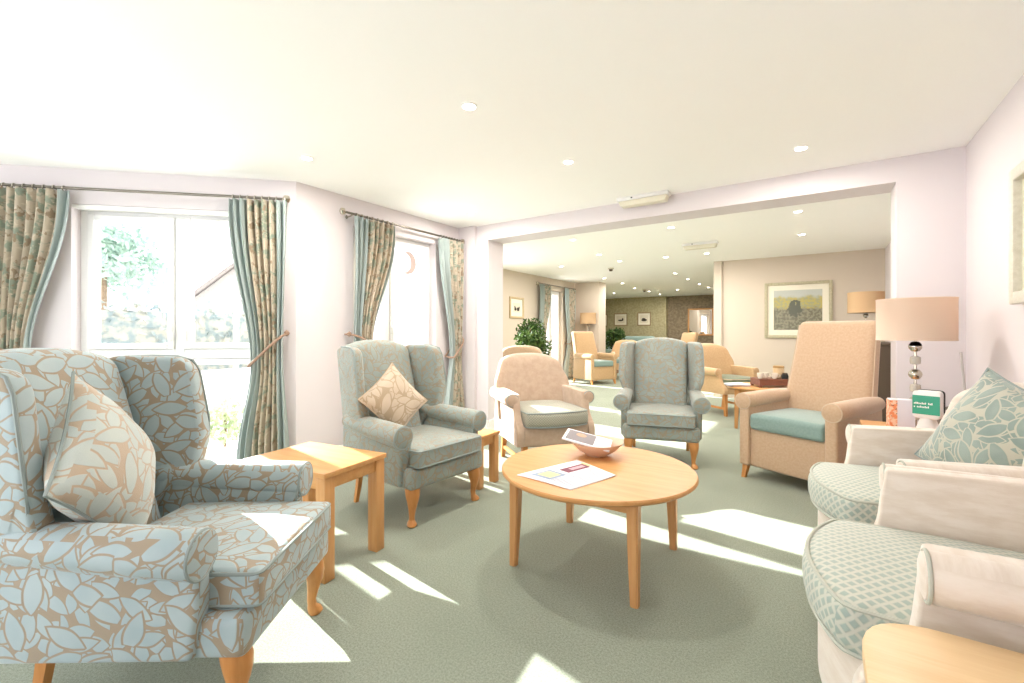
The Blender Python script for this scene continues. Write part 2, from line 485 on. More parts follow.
def skirting(name, F, spans):
    bm = NB()
    for a, b in spans: wbox(bm, F, a, b, 0, 0.018, 0, 0.125, 0.006)
    struct(name, bm, m_white)
skirting('baseboard_bay', F_bay, [(0.02, 0.2), (1.62, 2.58)])
skirting('baseboard_left', F_left, [(0.01, 0.54), (1.68, 2.1)])
skirting('baseboard_right', F_right, [(0, 6.43), (6.75, 10.9)])
bm = NB()
wbox(bm, F_part, 0.24, 0.404, 0, 0.018, 0, 0.125, 0.006); wbox(bm, F_part, 0.0, 0.24, 0.05, 0.068, 0, 0.125, 0.006)
wbox(bm, F_part, 0.404, 0.422, -0.30, 0.0, 0, 0.125, 0.006); wbox(bm, F_part, 4.06, 4.40, 0, 0.018, 0, 0.125, 0.006)
struct('baseboard_partition', bm, m_white)
skirting('baseboard_far_left', F_far, [(0.32, 0.83), (2.72, 4.7), (5.7, 6.28)])

def window(name, F, hole, rails, mull, depth=-0.13, handles=()):
    s0, s1, z0, z1 = hole; fw = 0.055
    root = bpy.data.objects.new(name, None); COL.objects.link(root); root['kind'] = 'structure'
    bm = NB(); a, b = depth - 0.035, depth + 0.035
    wbox(bm, F, s0, s0 + fw, a, b, z0, z1, 0.006); wbox(bm, F, s1 - fw, s1, a, b, z0, z1, 0.006)
    wbox(bm, F, s0 + fw, s1 - fw, a, b, z1 - fw, z1, 0.006); wbox(bm, F, s0 + fw, s1 - fw, a, b, z0, z0 + fw, 0.006)
    xs = [s0 + fw]
    for m in mull: wbox(bm, F, m - 0.035, m + 0.035, a, b, z0 + fw, z1 - fw, 0.006); xs += [m - 0.035, m + 0.035]
    xs.append(s1 - fw)
    zs = [z0 + fw]
    for r in rails:
        for i in range(0, len(xs), 2): wbox(bm, F, xs[i], xs[i+1], a, b, r - 0.04, r + 0.04, 0.006)
        zs += [r - 0.04, r + 0.04]
    zs.append(z1 - fw)
    obj('window_frame', bm, m_upvc, root, smooth=False)
    for i in range(0, len(xs), 2):
        for j in range(0, len(zs), 2):
            q = NB(); g = 0.045; x0, x1, y0, y1 = xs[i] + 0.002, xs[i+1] - 0.002, zs[j] + 0.002, zs[j+1] - 0.002
            wbox(q, F, x0, x0 + g, a + 0.005, b + 0.02, y0, y1, 0.007); wbox(q, F, x1 - g, x1, a + 0.005, b + 0.02, y0, y1, 0.007)
            wbox(q, F, x0 + g, x1 - g, a + 0.005, b + 0.02, y1 - g, y1, 0.007); wbox(q, F, x0 + g, x1 - g, a + 0.005, b + 0.02, y0, y0 + g, 0.007)
            sash = obj('sash', q, m_upvc, root, smooth=False)
            q = NB(); wbox(q, F, x0 + g - 0.004, x1 - g + 0.004, depth - 0.004, depth + 0.004, y0 + g - 0.004, y1 - g + 0.004)
            obj('pane', q, m_glass, sash, smooth=False)
    for hs, hz in handles:
        q = NB(); wbox(q, F, hs - 0.012, hs + 0.012, depth + 0.05, depth + 0.075, hz - 0.03, hz + 0.03, 0.004)
        wbox(q, F, hs - 0.009, hs + 0.009, depth + 0.072, depth + 0.09, hz - 0.12, hz + 0.01, 0.004)
        obj('handle', q, m_upvc, root)
    q = NB(); wbox(q, F, s0 + 0.002, s1 - 0.002, depth + 0.04, 0.012, z0 - 0.0, z0 + 0.02, 0.004); obj('sill', q, m_white, root)
    return root
w = window('window_1', F_bay, W1, [0.97], [0.905], handles=[(0.955, 1.19), (0.855, 1.19)])
bm = NB(); wbox(bm, F_bay, 1.05, 1.42, -0.072, -0.055, 2.045, 2.062, 0.003); wbox(bm, F_bay, 0.36, 0.72, -0.072, -0.055, 2.045, 2.062, 0.003); obj('trickle_vent', bm, m_white, w)
window('window_2', F_left, W2, [], [1.04], handles=[(1.09, 1.17)])
window('window_4_added', F_front, (0.35, 2.2, 0.08, 2.13), [0.97], [1.275])  # unseen window, added for extra sky light in the room
window('window_3', F_far, (0.85, 2.7, 0.03, 2.13), [], [1.78])
window('door_1', F_far, (4.75, 5.65, 0.03, 2.13), [], [5.18], handles=[(5.22, 1.05)])
# pelmet board boxed in above the bay window
bm = NB(); wbox(bm, F_bay, 0.22, 1.60, -0.09, -0.002, 2.10, 2.128, 0.004); struct('trim_1', bm, m_white)

# ------------------------------------------------------------------ outdoors
m_paving = Mat('pale_paving', 0.9, 'eeece8').m
m_grass = Mat('lawn_grass', 0.95, '8fa070').m
def foliage_mat(name, a, b_):
    M = Mat(name, 0.6, spec=0.25); o = M.coord('Object'); c = M.mix(M.step(M.noise(o, 6, 3), 0.35, 0.65), a, b_)
    M.color(c); M.translucent(0.3, c); return M.m
m_hedge = foliage_mat('hedge_leaves', '7f8d8e', 'b0ac9e'); m_tree = foliage_mat('tree_leaves', '8ea49c', 'abbcae')
m_ficus = foliage_mat('ficus_leaves', '2c4a24', '58703a'); m_shrub = foliage_mat('shrub_leaves', '8a9a76', 'b0b593')
m_render = paint('white_render', 'ecebe8'); m_brick = wallpaper('grey_brick', '9b9390', 'a69f9b'); m_tile = wallpaper('roof_tiles', '7d7471', '8a817d')
m_bark = velvet('bark', '6d5a48', '83705c', sheen=0)
bm = NB(); add_box(bm, (-60, -30, -0.35), (-3.9, 50, -0.13)); struct('ground', bm, m_paving)
def leaves(bm, pos_fn, n, size):
    for _ in range(n):
        p = Vector(pos_fn()); q = Quaternion((random.gauss(0, 1), random.gauss(0, 1), random.gauss(0, 1), random.gauss(0, 1))).normalized()
        s = size*random.uniform(0.7, 1.3)
        pts = [(-s, 0, 0), (-0.3*s, -0.42*s, 0.06*s), (0.5*s, -0.30*s, 0.05*s), (s, 0, 0), (0.5*s, 0.30*s, 0.05*s), (-0.3*s, 0.42*s, 0.06*s)]
        bm.faces.new([bm.verts.new(p + q @ Vector(a)) for a in pts])
def ellip(c, r, shell=0.55):
    def f():
        while True:
            v = Vector([random.uniform(-1, 1) for _ in range(3)])
            if shell < v.length < 1: return Vector((c[0] + v.x*r[0], c[1] + v.y*r[1], c[2] + v.z*r[2]))
    return f
# hedge behind a low white garden wall
bm = NB(); leaves(bm, lambda: (random.uniform(-0.45, 0.45), random.uniform(-4.5, 4.5), random.uniform(0.3, 1.86) + random.gauss(0, 0.05)), 5200, 0.075)
add_rbox(bm, (0, 0, 0.9), (0.36, 4.45, 0.8), 0.2)
tag(obj('hedge', bm, m_hedge, None, (-11.4, 4.6, -0.13), smooth=False), 'pale clipped hedge outside the large bay window', 'hedge')
bm = NB(); add_box(bm, (-9.7, 0.0, -0.13), (-9.5, 9.0, 0.42), 0.01); tag(obj('garden_wall', bm, m_render, smooth=False), 'low white wall in front of the hedge outside', 'wall', kind='thing')
def tree(label, x, y, h, r, n, leaf=0.11, mat=None):
    t = thing('garden_tree', label, 'tree', (x, y, -0.13))
    b = NB(); add_tube(b, [(0, 0, 0), (0.05, 0, h*0.4), (0, 0.05, h*0.8)], lambda u: 0.11*(1 - 0.6*u)); obj('trunk', b, m_bark, t)
    b = NB()
    for i in range(7):
        c = (random.uniform(-.5, .5)*r, random.uniform(-.5, .5)*r, h*random.uniform(0.55, 0.85))
        leaves(b, ellip(c, (r*.62, r*.62, h*.22), 0.2), n//7, leaf)
    obj('foliage', b, mat or m_tree, t, smooth=False)
tree('pale leafy tree seen through the left pane of the bay window', -15.6, 3.9, 4.3, 1.7, 2600)
tree('small loose tree beside the gabled house outside', -14.2, 7.4, 3.4, 0.9, 900)
t = thing('house', 'brick gabled house seen through the right pane of the bay window', 'house', (-20.0, 10.6, -0.13), math.radians(60))
b = NB(); add_prism(b, [(-2.6, 0), (2.6, 0), (2.6, 2.2), (0, 4.6), (-2.6, 2.2)], -3, 3, 'xzy'); obj('wall', b, m_brick, t, smooth=False)
b = NB()
for sg in (1, -1): add_prism(b, [(sg*-0.02, 4.62), (sg*2.95, 1.92), (sg*2.95, 2.08), (sg*-0.02, 4.78)], -3.3, 3.3, 'xzy')
obj('roof', b, m_tile, t, smooth=False)
b = NB(); add_tube(b, [(0, 0, 0), (0, 0, 1.9)], 0.045); add_rbox(b, (0, 0, 1.92), (0.07, 0.07, 0.04), 0.02, n=2)
tag(obj('garden_post', b, m_render, None, (-9.0, 4.15, -0.13)), 'thin white post standing outside the bay window', 'post')
b = thing('garden_shrub', 'low green shrub seen through the bottom pane of the bay window', 'shrub', (-5.5, 2.42, -0.13))
q = NB(); leaves(q, ellip((0, 0, 0.3), (0.24, 0.24, 0.26), 0.1), 420, 0.04); obj('foliage', q, m_shrub, b, smooth=False)
q = NB(); add_tube(q, [(0, 0, 0), (0.02, 0, 0.3)], 0.015, 6); add_tube(q, [(0, 0, 0.05), (-0.08, 0.05, 0.35)], 0.01, 6); obj('stem', q, m_bark, b)

# ------------------------------------------------------------------ ceiling fittings
def make_downlight(label, x, y, group=None):
    t = thing('downlight', label, 'ceiling light', (x, y, CE), 0, group)
    b = NB(); add_lathe(b, [(0.030, -0.004), (0.033, -0.010), (0.040, -0.006), (0.042, 0.0), (0.030, 0.0)], 20); obj('trim_ring', b, m_white, t)
    b = NB(); add_lathe(b, [(0, -0.012), (0.036, -0.009), (0.036, 0.001)], 20); obj('bulb', b, m_bulb, t)
    ld = LIGHT; l = bpy.data.objects.new('downlight_beam', ld); COL.objects.link(l); l.parent = t; l.location = (0, 0, -0.016)
    return t
LIGHT = bpy.data.lights.new('downlight_beam', 'AREA'); LIGHT.shape = 'DISK'; LIGHT.size = 0.06; LIGHT.energy = LAMP_W; LIGHT.color = (1, 0.94, 0.86)
G = 'downlights in the seating area ceiling'
d0 = make_downlight('recessed ceiling downlight between the camera and the coffee table, nearest in the picture', -1.60, 1.95)
dup(d0, (-3.04, 1.88, CE), 0, 'recessed ceiling downlight in front of the corner between bay window and narrow window')
dup(d0, (-1.52, 2.99, CE), 0, 'recessed ceiling downlight in the middle of the near ceiling, left of the emergency light')
dup(d0, (-0.10, 3.65, CE), 0, 'recessed ceiling downlight above the opening at the right, over the tall beige armchair')
dup(d0, (-2.98, 3.66, CE), 0, 'recessed ceiling downlight beside the far end of the narrow window curtain rod')
G = 'downlights in the lounge beyond the opening'
for (x, y, lab) in [(-1.46, 5.55, 'recessed downlight just past the opening beam, below the near emergency light in the picture'), (-2.75, 5.55, 'recessed downlight just past the opening beam, towards its left end'),
    (-2.93, 6.85, 'recessed downlight between the smoke detector and the left end of the opening beam'), (-4.05, 7.68, 'recessed downlight in the far lounge ceiling nearest the small print on its left wall'),
    (-2.9, 7.68, 'recessed downlight just right of and in front of the round smoke detector'), (-2.11, 7.70, 'recessed downlight halfway between the smoke detector and the second emergency light'),
    (-1.47, 7.69, 'recessed downlight right behind the second emergency light'), (-0.18, 5.55, 'recessed downlight under the beam at right, nearer of two above the large landscape picture'),
    (-0.18, 6.88, 'recessed downlight at right, farther of two above the large landscape picture'), (-2.53, 9.93, 'recessed downlight nearest us of those in front of the brown wallpapered wall'),
    (-4.12, 9.93, 'recessed downlight above the far orange drum shade lamp')]:
    dup(d0, (x, y, CE), 0, lab, G)
G = 'downlights at the far wallpapered end'
for (x, y) in [(-2.56, 11.2), (-4.16, 11.2), (-2.57, 12.5), (-4.32, 12.6), (-5.44, 13.9), (-4.3, 13.85), (-3.46, 13.85), (-2.55, 13.6), (-4.33, 15.1)]:
    dup(d0, (x, y, CE), 0, 'tiny recessed downlight in the dim ceiling at the far wallpapered end', G)

def emergency(label, x, y, rz):
    t = thing('emergency_light', label, 'ceiling light', (x, y, CE), rz)
    b = NB(); add_box(b, (-0.235, -0.055, -0.035), (0.235, 0.055, 0), 0.01); obj('housing', b, m_upvc, t)
    b = NB(); add_prism(b, round_poly([(-0.225, -0.035), (0.225, -0.035), (0.205, -0.085), (-0.205, -0.085)], 0.015), -0.045, 0.045, 'xzy', 0.01); obj('diffuser', b, plain('cloudy_diffuser', 'ddd8c6', 0.35), t)
    b = NB(); add_box(b, (-0.10, -0.058, -0.024), (-0.085, -0.054, -0.014)); obj('indicator', b, m_black, t)
    return t
emergency('long white emergency light on the near ceiling above the opening', -1.33, 4.12, 0)
emergency('white emergency light on the ceiling of the room beyond', -1.38, 6.75, 0)
def detector(label, x, y):
    t = thing('smoke_detector', label, 'smoke detector', (x, y, CE))
    b = NB(); add_lathe(b, [(0.055, 0), (0.055, -0.02), (0.04, -0.025), (0.0, -0.025)], 20); obj('base', b, plain('cream_plastic', 'cfc8ba', 0.5), t)
    b = NB(); add_lathe(b, [(0.036, -0.025), (0.03, -0.06), (0, -0.062)], 20); obj('sensor', b, m_dark, t)
detector('small round smoke detector in the middle of the lounge ceiling', -3.37, 8.45)
detector('tiny smoke detector on the far dim ceiling', -4.28, 13.35)

# ------------------------------------------------------------------ curtains and rods
def rod(label, F, s0, s1, z=2.225, d=0.085):
    t = thing('curtain_rod', label, 'curtain rod', F.p((s0+s1)/2, 0, z))
    o = Vector(t.location); P = lambda s, dd, zz: F.p(s, dd, zz) - o
    b = NB(); add_tube(b, [P(s0, d, z), P(s1, d, z)], 0.011, 10); obj('pole', b, m_pewter, t)
    for s in (s0, s1):
        b = NB(); add_lathe(b, [(0, -0.032), (0.02, -0.026), (0.03, 0), (0.02, 0.026), (0, 0.032)], 14, center=P(s, d, z)); obj('finial', b, m_chrome, t)
    for s in (s0 + 0.10, s1 - 0.10):
        b = NB(); add_tube(b, [P(s, 0.0, z - 0.02), P(s, 0.05, z - 0.02), P(s, d, z - 0.012)], 0.007, 8); add_lathe(b, [(0, -0.02), (0.018, 0), (0, 0.02)], 10, center=P(s, 0.006, z-0.02)); obj('bracket', b, m_metal, t)
    return t

def lerp(a, b, u): return a + (b - a)*u
def sm(u): u = max(0, min(1, u)); return u*u*(3 - 2*u)
def curtain(label, F, top, waist, bot, zt, zw, zb, hook_s, hook_z, d=0.085, borders=(0.16, 0.84), pleats=8, waist_dx=0.0, hookmat=None):
    """top/waist/bot: (s at one edge, s at the other) along the wall"""
    t = thing('curtain', label, 'curtain', F.p((top[0]+top[1])/2, 0, 0))
    o = Vector(t.location)
    def P(u, v):
        z = lerp(zt, zb, v); vw = (zt - zw)/(zt - zb)
        if v < vw:
            k = sm(v/vw)**1.25; a = [lerp(top[i], waist[i], k) for i in (0, 1)]; amp = lerp(0.030, 0.020, k)
        else:
            k = sm(min(1, (v - vw)/(1 - vw)*1.15)); a = [lerp(waist[i], bot[i], k) for i in (0, 1)]; amp = lerp(0.016, 0.032, k)
        s = lerp(a[0], a[1], u)
        ph = 2*PI*pleats*u
        dd = d + 0.012 + amp*math.sin(ph + 0.6*math.sin(v*5)) + 0.008*math.sin(ph*0.37 + v*6)
        return F.p(s, dd, z) - o
    def sheet(name, u0, u1, nu, mat):
        b = NB(); nv = 46; uvl = b.loops.layers.uv.new('UVMap')
        g = [[b.verts.new(P(lerp(u0, u1, i/nu), j/nv)) for j in range(nv+1)] for i in range(nu+1)]
        W = abs(top[1]-top[0])*1.8
        for i in range(nu):
            for j in range(nv):
                f = b.faces.new((g[i][j], g[i+1][j], g[i+1][j+1], g[i][j+1]))
                for lp, (ii, jj) in zip(f.loops, ((i, j), (i+1, j), (i+1, j+1), (i, j+1))):
                    lp[uvl].uv = (lerp(u0, u1, ii/nu)*W, -jj/nv*(zt - zb))
        ob = obj(name, b, mat, t, uv=False, angle=80)
        md = ob.modifiers.new('thickness', 'SOLIDIFY'); md.thickness = 0.006; md.offset = 0
        return ob
    p = sheet('border', 0, borders[0], 12, m_teal); p['label'] = 'plain teal border strip'
    p = sheet('printed_panel', borders[0], borders[1], 60, m_curtain); p['label'] = 'floral printed middle panel'
    p = sheet('border', borders[1], 1, 12, m_teal); p['label'] = 'plain teal border strip'
    n = 8
    for i in range(n):
        s = lerp(top[0], top[1], (i + 0.5)/n); c = F.p(s, d, 2.225) - o
        b = NB(); add_tube(b, [c + Vector((F.n.x*0.02*math.cos(a), F.n.y*0.02*math.cos(a), 0.02*math.sin(a) - 0.006)) for a in [2*PI*k/14 for k in range(14)]], 0.0035, 6, closed=True)
        obj('ring', b, m_metal, t)
    # rope tieback from the wall hook round the leading edge
    inner, outer = (waist if abs(waist[0]-hook_s) > abs(waist[1]-hook_s) else (waist[1], waist[0]))
    pts = []
    for k in range(15):
        u = k/14; s = lerp(hook_s, inner, u); dd = d + 0.012 + 0.055*math.sin(min(1, u*2.2)*PI/2) if u > 0 else 0.03
        pts.append(F.p(s, dd, lerp(hook_z, zw - 0.04, u)) - o)
    pts.append(F.p(inner + (0.012 if inner > hook_s else -0.012), d, zw - 0.04) - o); pts.append(F.p(inner, 0.02, zw - 0.03) - o); pts.append(F.p(lerp(inner, hook_s, 0.6), 0.018, lerp(zw - 0.03, hook_z, 0.6)) - o)
    b = NB(); add_tube(b, pts, 0.011, 8); obj('tieback', b, m_rope, t)
    b = NB(); add_tube(b, [F.p(hook_s, 0, hook_z) - o, F.p(hook_s, 0.06, hook_z) - o], 0.008, 8)
    add_lathe(b, [(0, -0.03), (0.02, -0.012), (0.02, 0.012), (0, 0.03)], 10, center=F.p(hook_s, 0.065, hook_z) - o); obj('hook', b, m_rope, t)
    return t

rod('dark slim curtain rod above the wide bay window', F_bay, 0.05, 2.15)
rod('steel curtain rod above the narrow window behind the sage wing chair', F_left, 0.385, 2.03)
curtain('floral curtain with teal borders tied back beside the bay window, nearest the wall corner', F_bay, (0.045, 0.47), (0.075, 0.31), (0.035, 0.42), 2.205, 0.92, 0.03, 0.055, 1.14, borders=(0.17, 0.72))
curtain('floral curtain with teal borders at the left edge of the picture', F_bay, (2.06, 1.56), (2.02, 1.80), (2.08, 1.75), 2.205, 0.98, 0.03, 2.06, 1.10, borders=(0.08, 0.90))
curtain('floral curtain behind the sage wing chair, nearer end of the narrow window', F_left, (0.50, 0.98), (0.50, 0.70), (0.48, 0.80), 2.205, 1.06, 0.03, 0.47, 1.13, borders=(0.30, 0.97))
curtain('floral curtain at the far end of the narrow window by the partition', F_left, (2.0, 1.63), (1.99, 1.80), (2.03, 1.70), 2.205, 0.9, 0.03, 2.03, 1.08, borders=(0.02, 0.66))
rod('slim curtain rod above the glazed door of the far lounge', F_far, 4.30, 6.15)
curtain('left hand floral curtain of the far glazed door, behind the ficus', F_far, (4.38, 4.88), (4.36, 4.66), (4.35, 4.75), 2.205, 0.95, 0.03, 4.33, 1.1, borders=(0.4, 0.97), pleats=6)
curtain('pale curtain of the far glazed door beside the orange recliner', F_far, (6.1, 5.6), (6.08, 5.74), (6.1, 5.55), 2.205, 0.9, 0.03, 6.12, 1.08, borders=(0.05, 0.7), pleats=6)
M_cres = Mat('dusky_pink_reflection', 0.6, 'b3a09b').m
# added solid crescent standing in for a reflection in the narrow window glass
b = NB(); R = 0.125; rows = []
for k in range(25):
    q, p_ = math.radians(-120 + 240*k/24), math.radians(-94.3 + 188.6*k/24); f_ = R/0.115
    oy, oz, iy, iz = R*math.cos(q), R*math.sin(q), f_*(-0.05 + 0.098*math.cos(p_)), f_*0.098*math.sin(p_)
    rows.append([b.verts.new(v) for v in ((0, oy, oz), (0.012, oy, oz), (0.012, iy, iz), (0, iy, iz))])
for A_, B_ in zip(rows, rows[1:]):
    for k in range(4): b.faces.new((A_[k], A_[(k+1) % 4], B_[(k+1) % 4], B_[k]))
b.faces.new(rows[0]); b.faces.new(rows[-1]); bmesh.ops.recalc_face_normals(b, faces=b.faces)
tag(obj('crescent_reflection', b, M_cres, None, (-3.70, 3.45, 1.90)), 'dusky pink crescent standing in for a reflection high on the narrow window glass', 'reflection')

# ------------------------------------------------------------------ wing chairs
def loop_rect(x0, x1, y0, y1, z, r, n=5, dz=None):
    pts = round_poly([(x0, y0), (x1, y0), (x1, y1), (x0, y1)], r, n); out = []
    m = len(pts)
    for i in range(m):                                      # subdivide the long runs a little
        a, c = Vector(pts[i]), Vector(pts[(i+1) % m]); k = max(1, int((c-a).length/0.06))
        for q in range(k): p = a.lerp(c, q/k); out.append((p.x, p.y, z + (dz(p.x, p.y) if dz else 0)))
    return out

def cabriole(sx):
    b = NB()
    add_rings(b, [(0, 0.004, 0.232, 0.042, 0.040), (0, -0.002, 0.205, 0.044, 0.042), (0.004*sx, -0.008, 0.175, 0.040, 0.038), (0.006*sx, -0.010, 0.14, 0.031, 0.030),
        (0.004*sx, -0.004, 0.10, 0.022, 0.022), (0.002*sx, 0.002, 0.06, 0.0165, 0.0165), (0.004*sx, 0, 0.038, 0.0165, 0.017), (0.010*sx, -0.006, 0.024, 0.026, 0.026), (0.012*sx, -0.010, 0.010, 0.028, 0.028), (0.010*sx, -0.008, 0, 0.022, 0.022)], 14, power=2.2)
    return b
def square_leg(dx, dy, h=0.235, a=0.024, b_=0.017):
    b = NB(); add_rings(b, [(0, 0, h, a, a), (dx*0.4, dy*0.4, h*0.5, (a+b_)/2, (a+b_)/2), (dx, dy, 0, b_, b_)], 4, power=2)
    for v in b.verts: pass
    return b

def wing_chair(label, x, y, ang, mat, group='wing chairs around the coffee table', ds=0.0, da=0.0):
    t = thing('wing_armchair', label, 'armchair', (x, y, 0), ang, group)
    # base
    b = NB(); add_rbox(b, (0, -0.03, 0.285), (0.315, 0.315, 0.063), 0.03, n=4); obj('base', b, mat, t)
    # seat cushion
    b = NB()
    def cw(px, py, pz): k = max(0, 1-(px/0.29)**2)*max(0, 1-(py/0.3)**2); return (px, py, pz + (0.022*k if pz > 0 else 0))
    add_rbox(b, (0, -0.075, 0.402), (0.278, 0.292, 0.056), 0.022, n=8, warp=cw); seat = obj('seat_cushion', b, mat, t)
    b = NB(); add_tube(b, loop_rect(-0.275, 0.275, -0.365, 0.21, 0.448, 0.03), 0.0055, 6, closed=True); add_tube(b, loop_rect(-0.275, 0.275, -0.365, 0.21, 0.357, 0.03), 0.0055, 6, closed=True); obj('piping', b, m_pipe, seat)
    # backrest
    def yb(z): return 0.17 + 0.21*(z - 0.42)/0.67
    b = NB()
    def bw(px, py, pz):
        v = (pz + 0.34)/0.68; w = lerp(0.235, 0.262, v)/0.26
        arch = 0.05*(1 - (px/0.26)**2)*sm((v - 0.5)*2)
        puff = -0.025*(1-(px/0.26)**2)*math.sin(PI*min(1, max(0, v))) if py < 0 else 0
        z = pz + arch; return (px*w, py + puff + 0.21*(z + 0.34)/0.67, z)
    add_rbox(b, (0, 0.235 + ds, 0.705), (0.26, 0.075, 0.34), 0.05, n=10, warp=bw); obj('backrest', b, mat, t)
    for sx in (-1, 1):
        # wing
        prof = round_poly([(0.30, 0.30), (0.20, 0.52), (0.10, 0.575), (0.085, 0.70), (0.14, 1.045), (0.40, 1.055), (0.455, 1.03), (0.36, 0.45), (0.33, 0.24)], [0.0, 0.05, 0.03, 0.10, 0.085, 0.05, 0.03, 0.05, 0.0], 6)
        fl = lambda px, py, pz: (sx*(px + max(0, 0.40 - py)*0.24*sm((pz - 0.45)/0.3)), py + ds, pz)
        b = NB(); add_prism(b, prof, 0.245, 0.315, 'yzx', 0.022, 3, warp=fl)
        if sx < 0: bmesh.ops.reverse_faces(b, faces=b.faces)
        wing = obj('wing', b, mat, t)
        edge = [(0.125, 0.60), (0.093, 0.68), (0.095, 0.78), (0.115, 0.90), (0.130, 0.985), (0.155, 1.03), (0.21, 1.048), (0.30, 1.052), (0.39, 1.05)]
        b = NB(); add_tube(b, [Vector(fl(0.308, p[0] + 0.004, p[1] - 0.002)) for p in edge], 0.0055, 6); obj('piping', b, m_pipe, wing)
        # arm: outer panel, rolled top and front scroll
        b = NB()
        add_prism(b, round_poly([(-0.262, 0.232), (-0.285, 0.40), (-0.275, 0.53), (0.34, 0.56), (0.34, 0.232)], [0.02, 0.03, 0.02, 0, 0], 4), 0.272, 0.335, 'yzx', 0.018, 3, warp=lambda px, py, pz: (sx*px, py + da, pz))
        if sx < 0: bmesh.ops.reverse_faces(b, faces=b.faces)
        fr = [(-0.297, 0.052), (-0.294, 0.064), (-0.28, 0.069), (-0.15, 0.068), (0.02, 0.064), (0.16, 0.058), (0.30, 0.05)]
        add_tube(b, [(sx*(0.330 - 0.02*(q[0]+0.297)/0.6), q[0] + da, 0.532 + 0.035*(q[0]+0.297)/0.6) for q in fr], lambda u: fr[round(u*6)][1], 20)
        arm = obj('arm', b, mat, t)
        b = NB(); cc = Vector((sx*0.330, -0.290 + da, 0.532))
        ring = [cc + Vector((0.066*math.cos(a), 0, 0.066*math.sin(a))) for a in [2*PI*k/28 for k in range(28)]]
        add_tube(b, ring, 0.0048, 6, closed=True)
        add_tube(b, [cc + Vector((-0.066*sx, 0, 0)), (sx*0.270, -0.278 + da, 0.47), (sx*0.268, -0.280 + da, 0.38), (sx*0.268, -0.262 + da, 0.25)], 0.0045, 6)
        obj('piping', b, m_pipe, arm)
        o = obj('front_leg', cabriole(sx), m_beech, t, (sx*0.262, -0.29, 0))
        o = obj('rear_leg', square_leg(0, 0.05), m_beech, t, (sx*0.25, 0.26, 0))
    return t
WC = 'wing chairs around the coffee table'
wing_chair('large blue leaf patterned wing chair in the left foreground beside the bay window', -1.80, 0.70, face_angle(0.82, 0.575), m_damask, ds=0.10, da=0.055)
wing_chair('sage green wing chair holding a gold cushion, beside the narrow window', -2.27, 2.19, face_angle(0.997, -0.073), m_damask_g)
wing_chair('green leaf patterned wing chair facing us behind the round coffee table', -1.21, 4.24, face_angle(0.274, -0.961), m_damask_back)

# ------------------------------------------------------------------ scatter cushions
def pillow(name, label, size, thick, mat, loc, R, pipe=m_pipe, zip_=False):
    t = thing(name, label, 'cushion', loc); t.rotation_mode = 'QUATERNION'; t.rotation_quaternion = R.to_quaternion()
    b = NB(); n = 22; h = size/2; top, bot = {}, {}
    def pt(u, v, s):
        ex = 1 - 0.09*(1 - v*v)*abs(u)**2; ey = 1 - 0.09*(1 - u*u)*abs(v)**2
        k = max(0, (1 - abs(u)**2.4))**0.62*max(0, (1 - abs(v)**2.4))**0.62
        wr = 0.05*math.sin(7*u + 3*v)*k*(1-k) + 0.03*math.sin(11*v - 4*u)*(1-k)*k
        return (u*h*ex, v*h*ey, s*thick/2*(k + wr*1.5))
    for i in range(n+1):
        for j in range(n+1):
            u, v = -1 + 2*i/n, -1 + 2*j/n
            top[i, j] = b.verts.new(pt(u, v, 1)); 
            bot[i, j] = top[i, j] if i in (0, n) or j in (0, n) else b.verts.new(pt(u, v, -1))
    for i in range(n):
        for j in range(n):
            b.faces.new((top[i, j], top[i+1, j], top[i+1, j+1], top[i, j+1])); b.faces.new((bot[i, j], bot[i, j+1], bot[i+1, j+1], bot[i+1, j]))
    obj('cover', b, mat, t, angle=70)
    b = NB(); loop = []
    for i in range(20): loop.append(pt(-1 + i/10, -1, 1))
    for i in range(20): loop.append(pt(1, -1 + i/10, 1))
    for i in range(20): loop.append(pt(1 - i/10, 1, 1))
    for i in range(20): loop.append(pt(-1, 1 - i/10, 1))
    add_tube(b, loop, 0.0045, 6, closed=True); obj('piping', b, pipe, t)
    return t
def lean(face_ang, tilt, roll):
    """cushion whose face points along the chair's front (local -Y turned by face_ang), leaning back by tilt, turned by roll in its own plane"""
    return Matrix.Rotation(face_ang, 4, 'Z') @ Matrix.Rotation(PI/2 - tilt, 4, 'X') @ Matrix.Rotation(roll, 4, 'Z')
def chair_pt(x, y, ang, p): return (Matrix.Translation((x, y, 0)) @ rot2(ang) @ Vector(p))
a1 = face_angle(0.82, 0.575)
pillow('scatter_cushion', 'pale blue leaf cushion leaning in the large blue wing chair', 0.44, 0.20, m_cush_blue, chair_pt(-1.80, 0.70, a1, (-0.14, 0.19, 0.725)), lean(a1 + 0.34, 0.28, math.radians(43)))
a2 = face_angle(0.997, -0.073)
pillow('scatter_cushion', 'shiny gold damask cushion standing on its corner in the sage wing chair', 0.36, 0.13, m_cush_tan, chair_pt(-2.27, 2.19, a2, (-0.13, 0.05, 0.70)), lean(a2 - 0.1, 0.33, math.radians(38)), m_pipe_b)

